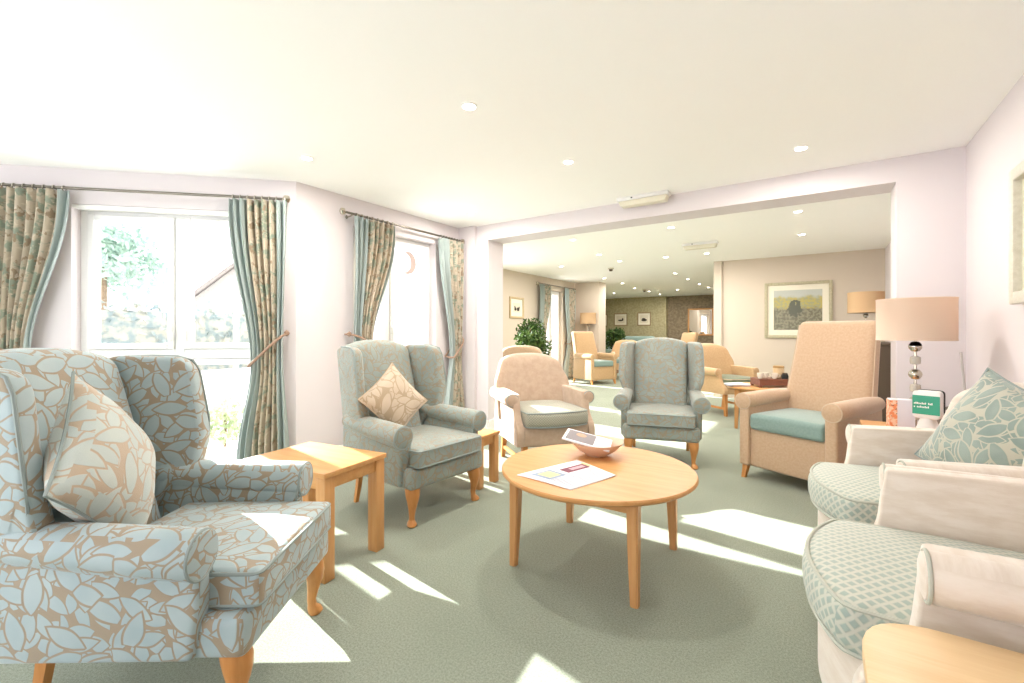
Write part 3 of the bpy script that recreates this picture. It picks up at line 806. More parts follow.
# ------------------------------------------------------------------ tub armchairs
def tub_chair(label, x, y, ang, iw, m_body, m_seat, m_pp, name='tub_armchair', leg_h=0.235, back_z=0.95, arm_z=0.645, group=None, bow=0.07, stretch=True, rake=0.17, by=0.225):
    t = thing(name, label, 'armchair', (x, y, 0), ang, group)
    i = iw/2; A = 0.07
    def front(px): return -0.33 - bow*(1 - (px/(i + 0.02))**2)
    def plan(half, back, inset):
        pts = [(lerp(-half, half, k/12), front(lerp(-half, half, k/12)) + inset) for k in range(13)]
        return round_poly(pts + [(half, back), (-half, back)], [0.02] + [0]*11 + [0.02, 0.03, 0.03], 4)
    b = NB(); add_prism(b, plan(i + 0.045, 0.33, 0.012), leg_h, 0.395, 'xyz', 0.022, 3); obj('base', b, m_body, t)
    # seat cushion: domed with a bowed front
    b = NB()
    def cw(px, py, pz):
        k = max(0, 1-(px/i)**2)*max(0, 1-(py/0.31)**2)
        f = (1 - py/0.29)/2
        yy = py - bow*(1 - (px/(i+0.01))**2)*sm(f*1.2 - 0.2) - 0.012*(1 - (pz/0.062)**2)*(1 if py < -0.25 else 0)
        return (px, yy, pz + (0.03*k if pz > 0 else 0))
    add_rbox(b, (0, -0.055, 0.450), (i - 0.005, 0.29, 0.062), 0.032, n=10, warp=cw); seat = obj('seat_cushion', b, m_seat, t)
    b = NB()
    for zz in (0.054, -0.054):
        side = [(i - 0.010, 0.05), (i - 0.010, -0.10), (i - 0.010, -0.22), (i - 0.012, -0.262), (i - 0.022, -0.281)]
        run = [(-q, w_) for q, w_ in side] + [(lerp(-(i - 0.04), i - 0.04, k/20), -0.286) for k in range(21)] + side[::-1]
        add_tube(b, [Vector(cw(q, w_, zz)) + Vector((0, -0.055, 0.450)) for q, w_ in run], 0.0055, 6)
    obj('piping', b, m_pp, seat)
    # back, wrapping slightly round the sitter
    b = NB(); H = (back_z - 0.36)/2
    def bw(px, py, pz):
        v = (pz + H)/(2*H); hw = i + 0.075
        u = px/hw
        w = 1 - 0.16*sm((v - 0.55)/0.45)*1.0 + 0.02
        drop = -0.07*abs(u)**3*sm((v - 0.45)/0.5)
        wrap = -0.10*abs(u)**3
        puff = -0.02*(1 - u*u)*math.sin(PI*v) if py < 0 else 0
        return (px*w, py + wrap + puff + rake*v, pz + drop)
    add_rbox(b, (0, by, 0.36 + H), (i + 0.075, 0.065, H), 0.06, n=12, warp=bw); obj('backrest', b, m_body, t)
    for sx in (-1, 1):
        b = NB()
        prof = round_poly([(-0.335, leg_h + 0.004), (-0.345, 0.375), (-0.245, 0.47), (-0.222, arm_z - 0.004), (0.26, arm_z + 0.012), (0.33, leg_h + 0.004)], [0.015, 0.05, 0.07, 0.012, 0.02, 0.02], 5)
        add_prism(b, prof, i, i + 0.062, 'yzx', 0.008, 3, warp=lambda px, py, pz: (sx*px, py, pz))
        if sx < 0: bmesh.ops.reverse_faces(b, faces=b.faces)
        R = [0.034, 0.046, 0.052, 0.053, 0.053, 0.052, 0.05]; ys = [-0.232, -0.228, -0.214, -0.10, 0.05, 0.18, 0.30]
        add_tube(b, [(sx*(i + 0.062), yy, arm_z - 0.052 + 0.02*(yy + 0.23)) for yy in ys], lambda u: R[round(u*6)], 18)
        arm = obj('arm', b, m_body, t)
        b = NB(); cc = Vector((sx*(i + 0.062), -0.222, arm_z - 0.052))
        add_tube(b, [cc + Vector((0.051*math.cos(a), 0, 0.051*math.sin(a))) for a in [2*PI*k/24 for k in range(24)]], 0.004, 6, closed=True)
        obj('piping', b, m_pp, arm)
        obj('front_leg', square_leg(0, -0.01, leg_h + 0.01, 0.032, 0.024), m_beech, t, (sx*(i - 0.02), -0.27, 0))
        obj('rear_leg', square_leg(0, 0.05, leg_h + 0.01, 0.032, 0.024), m_beech, t, (sx*(i - 0.02), 0.26, 0))
        if stretch:
            b = NB(); add_box(b, (sx*(i - 0.02) - 0.011, -0.262, 0.085), (sx*(i - 0.02) + 0.011, 0.285, 0.115), 0.003); obj('stretcher', b, m_beech, t)
    return t
a3 = face_angle(0.793, -0.61)
tub_chair('pink beige velvet tub armchair with checked seat behind the small low table', -2.02, 3.46, a3, 0.56, m_velvet, m_diamond_s, m_pipe)
tub_chair('cream velvet armchair with teal diamond seat, nearest us at right behind the pale table', 0.405, 1.625, face_angle(-1, 0), 0.62, m_velvet_q, m_diamond, m_pipe_q, leg_h=0.16, arm_z=0.70, stretch=False, bow=0.09, rake=0.10, by=0.20)
a5 = face_angle(-0.985, -0.17)
tub_chair('cream velvet armchair with a teal leaf cushion against the right wall', 0.405, 2.505, a5, 0.58, m_velvet_q, m_diamond, m_pipe_q, leg_h=0.16, arm_z=0.69, stretch=False, bow=0.09, rake=0.10, by=0.19)
pillow('scatter_cushion', 'teal leaf patterned cushion on the cream armchair at right', 0.46, 0.17, m_cush_teal, (0.555, 2.49, 0.735), lean(a5 + 0.35, 0.42, math.radians(-18)))
tub_chair('tan armchair with dark green seat beyond the opening, by the round tea table', -1.12, 7.15, face_angle(0.80, -0.60), 0.56, m_tan, velvet('dark_green_velvet', '5f6a55', '6d7862', 40), m_pipe_b, leg_h=0.30, back_z=0.98)
tub_chair('cream armchair half hidden by the opening edge, in front of the ficus', -3.86, 5.95, face_angle(-0.6, 0.8), 0.56, m_cream, m_cream, m_pipe_b)
tub_chair('tan tub armchair behind the green wing chair in the far lounge', -3.95, 10.9, face_angle(0.3, -0.95), 0.56, m_tan, m_teal_seat, m_pipe_b)

# ------------------------------------------------------------------ high backed recliners
def recliner(label, x, y, ang, mat, seat_mat, back_z=1.24, group=None):
    t = thing('recliner_armchair', label, 'armchair', (x, y, 0), ang, group)
    b = NB(); add_rbox(b, (0, 0.0, 0.245), (0.30, 0.335, 0.150), 0.022, n=4); obj('base', b, mat, t)
    b = NB(); add_rbox(b, (0, -0.072, 0.452), (0.268, 0.295, 0.062), 0.03, n=8, warp=lambda a, c, d: (a, c, d + (0.02*max(0, 1-(a/.27)**2)*max(0, 1-(c/.3)**2) if d > 0 else 0))); obj('seat_cushion', b, seat_mat, t)
    H = (back_z - 0.40)/2; b = NB()
    def bw(px, py, pz):
        v = (pz + H)/(2*H); w = lerp(1.0, 0.90, sm(v)); return (px*w, py + 0.22*v - (0.03*math.sin(PI*v)*(1-(px/.32)**2) if py < 0 else 0), pz)
    add_rbox(b, (0, 0.225, 0.40 + H), (0.315, 0.07, H), 0.045, n=10, warp=bw); back = obj('backrest', b, mat, t)
    for sx in (-1, 1):
        b = NB()
        pts = [Vector(bw(sx*0.315, -0.045, lerp(-H*0.4, H - 0.03, k/10))) + Vector((0, 0.225, 0.40 + H)) for k in range(11)]
        add_tube(b, pts, 0.005, 6); obj('piping', b, m_pipe_b, back)
    for sx in (-1, 1):
        b = NB()
        prof = round_poly([(-0.365, 0.10), (-0.365, 0.60), (0.30, 0.62), (0.33, 0.10)], [0.02, 0.03, 0.02, 0.02], 4)
        add_prism(b, prof, 0.270, 0.350, 'yzx', 0.02, 3, warp=lambda px, py, pz: (sx*px, py, pz))
        if sx < 0: bmesh.ops.reverse_faces(b, faces=b.faces)
        R = [0.045, 0.058, 0.066, 0.066, 0.064, 0.06, 0.05]; ys = [-0.374, -0.370, -0.352, -0.15, 0.05, 0.18, 0.30]
        add_tube(b, [(sx*(0.318), yy, 0.604 + 0.02*(yy + 0.37)) for yy in ys], lambda u: R[round(u*6)], 20); arm = obj('arm', b, mat, t)
        b = NB(); cc = Vector((sx*0.318, -0.366, 0.604)); add_tube(b, [cc + Vector((0.062*math.cos(a), 0, 0.062*math.sin(a))) for a in [2*PI*k/26 for k in range(26)]], 0.0042, 6, closed=True)
        obj('piping', b, m_pipe_b, arm)
        obj('foot', square_leg(sx*0.01, -0.02, 0.112, 0.03, 0.02), m_beech, t, (sx*0.31, -0.325, 0))
        obj('foot', square_leg(sx*0.01, 0.03, 0.112, 0.03, 0.02), m_beech, t, (sx*0.31, 0.30, 0))
    return t
recliner('tall beige high backed armchair with teal seat at the right of the opening', -0.055, 4.20, face_angle(-0.435, -0.90), m_cream, m_teal_seat)
recliner('orange tan high backed armchair by the far glazed door, sunlit on its side', -4.22, 9.57, face_angle(0.88, -0.47), m_tan, m_teal_seat, 1.16)
recliner('tan high backed chair far off by the brown wallpaper', -3.35, 13.5, face_angle(-0.6, -0.8), m_tan, m_tan, 1.14)

# ------------------------------------------------------------------ tables
def leg_table(name, label, x, y, ang, w, d, h, leg=0.03, top_mat=None, leg_mat=None):
    t = thing(name, label, 'table', (x, y, 0), ang)
    b = NB(); add_box(b, (-w/2, -d/2, h - 0.024), (w/2, d/2, h), 0.003); obj('table_top', b, top_mat or m_oak, t)
    b = NB(); i = 0.02
    add_box(b, (-w/2 + i, -d/2 + i, h - 0.085), (w/2 - i, -d/2 + i + 0.02, h - 0.024), 0.002); add_box(b, (-w/2 + i, d/2 - i - 0.02, h - 0.085), (w/2 - i, d/2 - i, h - 0.024), 0.002)
    add_box(b, (-w/2 + i, -d/2 + i + 0.02, h - 0.085), (-w/2 + i + 0.02, d/2 - i - 0.02, h - 0.024), 0.002); add_box(b, (w/2 - i - 0.02, -d/2 + i + 0.02, h - 0.085), (w/2 - i, d/2 - i - 0.02, h - 0.024), 0.002)
    obj('apron', b, top_mat or m_oak, t)
    for sx in (-1, 1):
        for sy in (-1, 1):
            b = NB(); add_box(b, (-leg, -leg, 0), (leg, leg, h - 0.022), 0.004); obj('leg', b, leg_mat or m_oak_v, t, (sx*(w/2 - leg - 0.008), sy*(d/2 - leg - 0.008), 0))
    return t
leg_table('side_table', 'square legged oak side table with sun across its top, between two wing chairs', -2.17, 1.395, math.radians(8), 0.58, 0.41, 0.505)
leg_table('low_table', 'small low oak table tucked between sage wing chair and velvet tub chair', -2.29, 2.725, math.radians(2), 0.50, 0.27, 0.388, 0.028)

def round_table(label, x, y, r, h, leg_r, name='coffee_table', ang=0, top=None):
    t = thing(name, label, 'table', (x, y, 0), ang)
    b = NB(); add_lathe(b, [(0, h - 0.026), (r - 0.012, h - 0.026), (r, h - 0.016), (r, h - 0.006), (r - 0.005, h), (0, h)], 72); obj('table_top', b, top or m_oak, t, angle=30)
    b = NB(); q = leg_r*0.93
    for k in range(4):
        M = Matrix.Rotation(k*PI/2, 4, 'Z'); add_box(b, (-q*0.72, -q*0.72 - 0.012, h - 0.085), (q*0.72, -q*0.72 + 0.012, h - 0.026), 0.002, M=M)
    obj('apron', b, m_oak, t)
    for k in range(4):
        a = PI/4 + k*PI/2
        b = NB(); add_rings(b, [(0, 0, h - 0.026, 0.036, 0.036), (0.004*math.cos(a), 0.004*math.sin(a), h*0.5, 0.032, 0.032), (0.012*math.cos(a), 0.012*math.sin(a), 0, 0.024, 0.024)], 4)
        bmesh.ops.bevel(b, geom=[e for e in b.edges if abs(e.verts[0].co.z - e.verts[1].co.z) > 0.05], offset=0.005, segments=2, affect='EDGES')
        obj('leg', b, m_oak_v, t, (leg_r*math.cos(a), leg_r*math.sin(a), 0))
    return t
CT = (-0.945, 2.175)
round_table('round oak coffee table with a newspaper and bowl, in the middle of the carpet', CT[0], CT[1], 0.485, 0.46, 0.42)
round_table('round oak tea table carrying a wooden tray, beyond the opening', -0.57, 6.25, 0.40, 0.50, 0.34, 'tea_table')
# lamp table against the right wall
leg_table('lamp_table', 'oak lamp table in the corner carrying the large lamp', 0.50, 3.36, 0, 0.56, 0.72, 0.58, 0.028)
# pale table in the right foreground, rounded corners
t = thing('occasional_table', 'pale wooden table with rounded corners in the right foreground', 'table', (0.355, 0.86, 0))
b = NB(); add_prism(b, round_poly([(-0.29, -0.32), (0.29, -0.32), (0.29, 0.32), (-0.29, 0.32)], 0.14, 8), 0.554, 0.58, 'xyz', 0.006, 2); obj('table_top', b, m_pale, t)
b = NB(); add_box(b, (-0.23, -0.26, 0.49), (0.23, -0.24, 0.554)); add_box(b, (-0.23, 0.24, 0.49), (0.23, 0.26, 0.554)); add_box(b, (-0.23, -0.24, 0.49), (-0.21, 0.24, 0.554)); add_box(b, (0.21, -0.24, 0.49), (0.23, 0.24, 0.554)); obj('apron', b, m_pale, t)
for sx in (-1, 1):
    for sy in (-1, 1):
        b = NB(); add_rings(b, [(0, 0, 0.554, 0.032, 0.032), (0, 0, 0, 0.022, 0.022)], 4); obj('leg', b, m_oak_v, t, (sx*0.21, sy*0.24, 0))

# ------------------------------------------------------------------ newspaper, bowl and magazine on the coffee table
m_paper_w = plain('newsprint', 'eceaf0', 0.7); m_maroon = plain('maroon_ink', '86505e', 0.7); m_grey_ink = plain('pale_grey_ink', 'a9abba', 0.7)
m_yellow = plain('yellow_ink', 'd9cf9c', 0.7); m_blue = plain('blue_grey_ink', '9aa7bd', 0.7)
TZ = 0.46
C0, C1, C2, C3 = [Vector((p[0], p[1], 0)) for p in ((-1.205, 1.829), (-1.077, 2.222), (-0.804, 2.081), (-0.896, 1.788))]
t = thing('newspaper', 'white newspaper with a maroon banner lying on the round coffee table', 'newspaper', (-0.99, 1.98, TZ))
o = Vector((-0.99, 1.98, 0))
def NP(u, v, z): return (C0.lerp(C3, u)).lerp(C1.lerp(C2, u), v) - o + Vector((0, 0, z + 0.004*math.sin(PI*u)*0.6 + 0.006*max(0, v-0.75)*4*max(0, u-.6)))
def patch(bm, u0, u1, v0, v1, z, nu=10, nv=10, th=0.0):
    g = [[bm.verts.new(NP(lerp(u0, u1, i/nu), lerp(v0, v1, j/nv), z)) for j in range(nv+1)] for i in range(nu+1)]
    for i in range(nu):
        for j in range(nv): bm.faces.new((g[i][j], g[i+1][j], g[i+1][j+1], g[i][j+1]))
b = NB(); patch(b, 0, 1, 0, 1, 0.0035, 14, 14); page = obj('page', b, m_paper_w, t)
md = page.modifiers.new('thickness', 'SOLIDIFY'); md.thickness = 0.003; md.offset = -1
b = NB(); patch(b, 0.24, 0.46, 0.50, 0.93, 0.0045); obj('banner', b, m_maroon, t, smooth=False)['label'] = 'maroon printed banner'
b = NB(); patch(b, 0.30, 0.40, 0.62, 0.88, 0.0052); obj('banner_lettering', b, plain('pink_ink', 'cfa9b1', 0.7), t, smooth=False)
b = NB(); patch(b, 0.20, 0.42, 0.92, 1.0-0.03, 0.0056); obj('emblem', b, m_yellow, t, smooth=False)
b = NB(); patch(b, 0.14, 0.52, 0.10, 0.42, 0.0045); obj('photo', b, m_blue, t, smooth=False)['label'] = 'printed photo block'
b = NB(); patch(b, 0.20, 0.46, 0.16, 0.36, 0.0052); obj('photo_subject', b, m_yellow, t, smooth=False)
b = NB()
for r in range(9):
    u = 0.54 + r*0.045
    for v0, v1 in ((0.10, 0.34), (0.38, 0.62), (0.66, 0.90)): patch(b, u, u + 0.018, v0, v1 - random.uniform(0, 0.05), 0.0046, 1, 4)
obj('text_lines', b, m_grey_ink, t, smooth=False)

bx, by = -1.035, 2.385
t = thing('bowl', 'shallow pinkish bowl holding a magazine on the round coffee table', 'bowl', (bx, by, TZ))
b = NB(); prof = [(0, 0.002), (0.058, 0), (0.062, 0.004), (0.105, 0.032), (0.142, 0.070), (0.146, 0.078), (0.138, 0.074), (0.10, 0.040), (0.055, 0.014), (0, 0.010)]
add_lathe(b, prof, 40); obj('body', b, plain('pink_clay', 'd6b49c', 0.45), t)
t = thing('magazine', 'open magazine with a dark photo resting in the pinkish bowl', 'magazine', (bx - 0.02, by - 0.03, TZ + 0.083)); t.rotation_euler = (math.radians(4), math.radians(12), math.radians(18))
b = NB(); add_box(b, (-0.15, -0.10, -0.004), (0.11, 0.10, 0.004), 0.001); obj('pages', b, m_paper_w, t, smooth=False)
b = NB(); add_box(b, (-0.135, -0.085, 0.0042), (0.02, 0.085, 0.0052)); obj('photo', b, plain('dark_photo_ink', '7d7478', 0.5), t, smooth=False)['label'] = 'dark printed photo'
b = NB(); add_lathe(b, [(0.0, 0.0056), (0.03, 0.0056), (0.03, 0.005)], 16, center=(-0.06, 0.03, 0)); obj('photo_face', b, plain('tan_photo_ink', 'b58f74', 0.5), t, smooth=False)

# ------------------------------------------------------------------ lamps
def fabric_shade(name, c):
    M = Mat(name, 0.7, c, spec=0.15); M.bump(M.noise(M.coord('UV', (300, 20, 1)), 2, 2), 0.1, 0.002); M.translucent(0.35, c); return M.m
m_shade = fabric_shade('pink_silk_shade', 'efdccb'); m_shade_o = fabric_shade('golden_silk_shade', 'dbbd97')
def drum(bm, r, z0, z1):
    add_lathe(bm, [(r - 0.004, z0), (r, z0), (r, z0 + 0.006), (r - 0.001, z0 + 0.008), (r - 0.001, z1 - 0.008), (r, z1 - 0.006), (r, z1), (r - 0.004, z1), (r - 0.004, z0)], 48)
def ball_lamp(label, x, y, z, r, zs0, zs1, shade, n=3):
    t = thing('table_lamp', label, 'lamp', (x, y, z))
    b = NB(); t2 = NB(); 
    add_lathe(b, [(0, 0), (0.085, 0), (0.085, 0.012), (0.075, 0.02), (0.012, 0.026), (0, 0.026)], 28); obj('base', b, m_chrome, t)
    b = NB(); add_tube(b, [(0, 0, 0.02), (0, 0, zs0 + 0.12)], 0.007, 10); obj('stem', b, m_chrome, t)
    H = zs0 - 0.03; k = 2*n; step = H/(k)
    for i in range(k):
        zc = 0.035 + step*(i + 0.5); b = NB()
        if i % 2 == 1: add_lathe(b, [(0.0, -0.032), (0.018, -0.028), (0.030, -0.012), (0.033, 0), (0.030, 0.012), (0.018, 0.028), (0.0, 0.032)], 20, center=(0, 0, zc)); obj('ball', b, m_chrome, t)
        else: add_lathe(b, [(0.012, -0.024), (0.024, -0.020), (0.026, 0), (0.024, 0.020), (0.012, 0.024)], 12, center=(0, 0, zc)); obj('glass_spacer', b, plain('smoky_crystal', 'c8bfb2', 0.08, spec=0.8), t)
    b = NB(); drum(b, r, zs0, zs1); obj('lamp_shade', b, shade, t, angle=60)
    b = NB(); add_tube(b, [(-r + 0.004, 0, zs1 - 0.02), (r - 0.004, 0, zs1 - 0.02)], 0.003, 6); add_tube(b, [(0, -r + 0.004, zs1 - 0.02), (0, r - 0.004, zs1 - 0.02)], 0.003, 6); obj('shade_carrier', b, m_metal, t)
    b = NB(); add_lathe(b, [(0.013, 0), (0.03, 0.04), (0.026, 0.075), (0, 0.09)], 16, center=(0, 0, zs0 + 0.06)); obj('bulb', b, plain('opal_bulb', 'f4efe6', 0.3), t)
    return t
ball_lamp('large table lamp with stacked metal balls and pink drum shade', 0.472, 3.56, 0.58, 0.184, 0.52, 0.765, m_shade)
t = thing('sideboard', 'dark brown cabinet in shadow behind the tall beige armchair', 'cabinet', (0.585, 7.85, 0))
b = NB(); add_box(b, (-0.21, -0.55, 0.06), (0.21, 0.55, 0.98), 0.005); obj('carcass', b, m_dark, t, smooth=False)
b = NB(); add_box(b, (-0.225, -0.57, 0.98), (0.225, 0.57, 1.01), 0.006); obj('top', b, m_dark, t, smooth=False)
b = NB(); add_box(b, (-0.19, -0.52, 0), (0.19, 0.52, 0.06)); obj('plinth', b, m_dark, t, smooth=False)
for yy in (-0.53, 0.01):
    b = NB(); add_box(b, (-0.226, yy, 0.10), (-0.211, yy + 0.52, 0.95), 0.004); dr = obj('door', b, m_dark, t, smooth=False)
    b = NB(); add_lathe(b, [(0, -0.012), (0.012, 0), (0, 0.012)], 10, center=(-0.238, yy + (0.46 if yy < 0 else 0.06), 0.6)); obj('knob', b, m_metal, dr)
ball_lamp('golden drum shade lamp seen above the tall beige armchair', 0.53, 7.83, 1.01, 0.205, 0.40, 0.68, m_shade_o, 2)
leg_table('lamp_table', 'small table under the far lamp behind the orange armchair', -4.74, 10.35, 0, 0.36, 0.36, 0.75, 0.022)
ball_lamp('far orange drum shade lamp behind the orange high backed armchair', -4.72, 10.35, 0.75, 0.195, 0.60, 0.87, m_shade_o, 3)

# ------------------------------------------------------------------ things on the corner lamp table
t = thing('tissue_box', 'white box with an orange patterned end on the corner lamp table', 'box', (0.375, 3.325, 0.58), math.radians(6))
b = NB(); add_box(b, (-0.05, -0.035, 0), (0.06, 0.035, 0.195), 0.003); obj('carton', b, plain('lilac_white_card', 'e6e2ec', 0.5), t, smooth=False)
M = Mat('orange_floral_print', 0.5); c = M.mix(M.step(M.noise(M.coord('UV'), 45, 3), 0.45, 0.55), 'e98f62', 'f2cdb4'); M.color(M.mix(M.step(M.noise(M.coord('UV'), 70, 2), 0.62, 0.66), c, '6b5558'))
b = NB(); add_box(b, (-0.052, -0.0365, 0.012), (-0.018, -0.0345, 0.19)); add_box(b, (-0.0525, -0.034, 0.012), (-0.0495, 0.034, 0.19)); obj('printed_end', b, M.m, t, smooth=False)['label'] = 'orange floral printed strip'
t = thing('desk_device', 'white device on a conical foot with a green label, on the corner lamp table', 'device', (0.475, 3.20, 0.58), math.radians(-22))
m_wp = plain('white_plastic', 'eeecec', 0.35)
b = NB(); add_lathe(b, [(0, 0), (0.066, 0), (0.066, 0.006), (0.032, 0.115), (0.03, 0.125), (0, 0.125)], 28); obj('foot', b, m_wp, t)
b = NB(); add_box(b, (-0.012, -0.0565, 0.055), (-0.004, -0.045, 0.063)); obj('button', b, m_black, t)
b = NB(); add_prism(b, round_poly([(-0.056, 0.118), (0.056, 0.118), (0.056, 0.262), (-0.056, 0.262)], 0.02, 5), -0.035, 0.03, 'xzy', 0.008, 2); head = obj('head', b, m_wp, t)
b = NB(); add_prism(b, round_poly([(-0.058, 0.122), (0.058, 0.122), (0.058, 0.264), (-0.058, 0.264)], 0.02, 5), 0.03, 0.05, 'xzy', 0.006, 2); obj('rear_casing', b, m_black, head)['label'] = 'black rear casing'
b = NB(); add_box(b, (-0.0545, -0.037, 0.140), (0.0545, -0.0345, 0.238)); obj('label_panel', b, plain('jade_green_print', '3f9f84', 0.45), head, smooth=False)['label'] = 'green printed label'
b = NB(); random.seed(3)
for zz, n, x1 in ((0.192, 12, 0.028), (0.174, 10, 0.014)):
    x = -0.048; wd = (x1 + 0.048)/n
    for i in range(n):
        if (zz > 0.18 and i in (8,)) or (zz < 0.18 and i in (1,)): continue
        hh = random.choice((0.007, 0.007, 0.010)); add_box(b, (x + i*wd, -0.0385, zz), (x + i*wd + wd*0.72, -0.0372, zz + hh))
obj('lettering', b, m_wp, head, smooth=False)
b = NB(); add_lathe(b, [(0, 0), (0.075, 0), (0.092, 0.09), (0.096, 0.10), (0.088, 0.10), (0.072, 0.012), (0, 0.012)], 28)
MB_ = velvet('grey_wicker', '7f7a73', '98928a', 120, sheen=0); t = thing('basket', 'grey wicker basket behind the white device on the corner lamp table', 'basket', (0.63, 3.40, 0.58)); obj('body', b, MB_, t)
b = NB(); add_tube(b, [(0.09*math.cos(PI*k/12), 0, 0.095 + 0.07*math.sin(PI*k/12)) for k in range(13)], 0.007, 8); obj('handle', b, MB_, t)
b = NB(); add_tube(b, [(0.785, 4.19, 1.015), (0.782, 4.07, 0.77), (0.776, 3.76, 0.012)], 0.007, 8)
tag(obj('leaning_stick', b, plain('grey_stick', 'a9a3a0', 0.5)), 'thin grey stick leaning in the corner by the right wall', 'stick')

# ------------------------------------------------------------------ tea things on the round table beyond the opening
tx, ty, tz = -0.57, 6.25, 0.50
t = thing('wooden_tray', 'dark wooden box tray on the round tea table', 'tray', (tx + 0.10, ty - 0.03, tz), math.radians(30))
b = NB()
add_box(b, (-0.19, -0.12, 0.022), (0.19, 0.12, 0.03)); add_box(b, (-0.19, -0.12, 0.03), (0.19, -0.108, 0.10), 0.002); add_box(b, (-0.19, 0.108, 0.03), (0.19, 0.12, 0.10), 0.002)
add_box(b, (-0.19, -0.108, 0.03), (-0.178, 0.108, 0.10), 0.002); add_box(b, (0.178, -0.108, 0.03), (0.19, 0.108, 0.10), 0.002); add_box(b, (-0.178, -0.108, 0.088), (0.178, 0.108, 0.098)); obj('box', b, m_red, t, smooth=False)
for sx in (-1, 1):
    for sy in (-1, 1):
        b = NB(); add_box(b, (sx*0.175 - 0.015, sy*0.105 - 0.015, 0), (sx*0.175 + 0.015, sy*0.105 + 0.015, 0.022), 0.002); obj('foot', b, m_red, t, smooth=False)
Tm = Matrix.Translation((tx + 0.10, ty - 0.03, tz + 0.10)) @ rot2(math.radians(30))
m_china = plain('white_china', 'e9e2d6', 0.25)
def cup():
    b = NB(); add_lathe(b, [(0, 0), (0.022, 0), (0.033, 0.03), (0.037, 0.065), (0.034, 0.065), (0.029, 0.03), (0, 0.006)], 18); return b
cups = ['white cup at the end of the wooden tray nearest the newspapers', 'white cup in the middle of the wooden tray', 'white cup beside the beige canister on the wooden tray']
for k, (u, v) in enumerate([(-0.14, -0.03), (-0.06, 0.02), (0.02, -0.04)]):
    t = thing('cup', cups[k], 'cup', Tm @ Vector((u, v, 0)), 0, 'cups on the wooden tray')
    obj('body', cup(), m_china, t)
    b = NB(); add_tube(b, [(0.033 + 0.022*math.sin(PI*j/8), 0, 0.016 + 0.036*j/8) for j in range(9)], 0.004, 6); obj('handle', b, m_china, t)
t = thing('canister', 'round beige canister standing at the back of the wooden tray', 'canister', Tm @ Vector((0.105, 0.045, 0)))
b = NB(); add_lathe(b, [(0, 0), (0.058, 0), (0.058, 0.12), (0, 0.12)], 24); obj('body', b, plain('beige_tin', 'd2b894', 0.4), t)
b = NB(); add_lathe(b, [(0.060, 0.12), (0.060, 0.14), (0.05, 0.146), (0, 0.146)], 24); obj('lid', b, plain('brown_lid', 'a58559', 0.4), t)
t = thing('jar', 'small dark jar in front of the beige canister', 'jar', Tm @ Vector((0.125, -0.06, 0)))
b = NB(); add_lathe(b, [(0, 0), (0.035, 0), (0.038, 0.03), (0.03, 0.055), (0, 0.055)], 18); obj('body', b, m_black, t)
b = NB(); add_lathe(b, [(0.027, 0.055), (0.027, 0.068), (0, 0.07)], 18); obj('lid', b, m_dark, t)
for k, (lab, rz) in enumerate((('lower folded newspaper on the round tea table', 0.5), ('upper folded newspaper on the round tea table', 0.75))):
    b = NB(); add_rbox(b, (0, 0, 0.007), (0.12, 0.09, 0.007), 0.006, n=3)
    o = obj('newspaper', b, m_paper_w if k else m_grey_ink, None, (tx - 0.25, ty - 0.16, tz + 0.0145*k), rz); tag(o, lab, 'newspaper', 'newspapers on the tea table')

# ------------------------------------------------------------------ pictures and mirror
def picture(label, F, s0, s1, z0, z1, fw, fmat, art, mat_w=0.06, depth=0.03, name='framed_picture', mount='ece6d6', cat='picture'):
    t = thing(name, label, cat, F.p((s0+s1)/2, 0.004, (z0+z1)/2)); o = Vector(t.location)
    T = lambda b: (b.transform(Matrix.Translation(-o)), b)[1]
    b = NB(); prof = 0.008
    wbox(b, F, s0, s0 + fw, 0.004, depth, z0, z1, prof); wbox(b, F, s1 - fw, s1, 0.004, depth, z0, z1, prof); wbox(b, F, s0 + fw*0.9, s1 - fw*0.9, 0.004, depth, z1 - fw, z1, prof); wbox(b, F, s0 + fw*0.9, s1 - fw*0.9, 0.004, depth, z0, z0 + fw, prof)
    obj('frame', T(b), fmat, t)
    b = NB(); wbox(b, F, s0 + fw*0.8, s1 - fw*0.8, 0.005, 0.012, z0 + fw*0.8, z1 - fw*0.8); obj('mount', T(b), plain('mount_board', mount, 0.7), t, smooth=False)
    if art:
        b = NB(); g = fw + mat_w; wbox(b, F, s0 + g, s1 - g, 0.012, 0.014, z0 + g, z1 - g); obj('artwork', T(b), art, t, smooth=False)
    return t
m_gilt = wood('silver_gilt', 'a79f86', 'c2bb9f', 8, 0.35, (6, 6, 6))
def landscape():
    M = Mat('painted_landscape', 0.25, spec=0.5)
    tc = M.n('ShaderNodeTexCoord'); s = M.n('ShaderNodeSeparateXYZ'); M.l(tc.outputs['Generated'], s.inputs[0])
    z = M.math('ADD', s.outputs[2], M.math('MULTIPLY', M.noise(tc.outputs['Generated'], 5, 4), 0.28))
    n = M.noise(tc.outputs['Generated'], 16, 4)
    lo = M.mix(M.step(n, 0.42, 0.58), '6c6a57', '8d8871'); mid = M.mix(M.step(n, 0.42, 0.58), 'b4a65e', '9c9d76'); sky = 'b9bdb6'
    c = M.mix(M.step(z, 0.66, 0.74), lo, mid); c = M.mix(M.step(z, 0.92, 1.0), c, sky)
    x = M.math('SUBTRACT', s.outputs[0], 0.46); zz = M.math('SUBTRACT', s.outputs[2], 0.52)
    d = M.math('ADD', M.math('MULTIPLY', x, x), M.math('MULTIPLY', M.math('MULTIPLY', zz, zz), 0.55))
    d = M.math('ADD', d, M.math('MULTIPLY', M.math('SUBTRACT', M.noise(tc.outputs['Generated'], 9, 4), 0.5), 0.11))
    M.color(M.mix(M.step(d, 0.018, 0.026), '5a5c4d', c)); return M.m
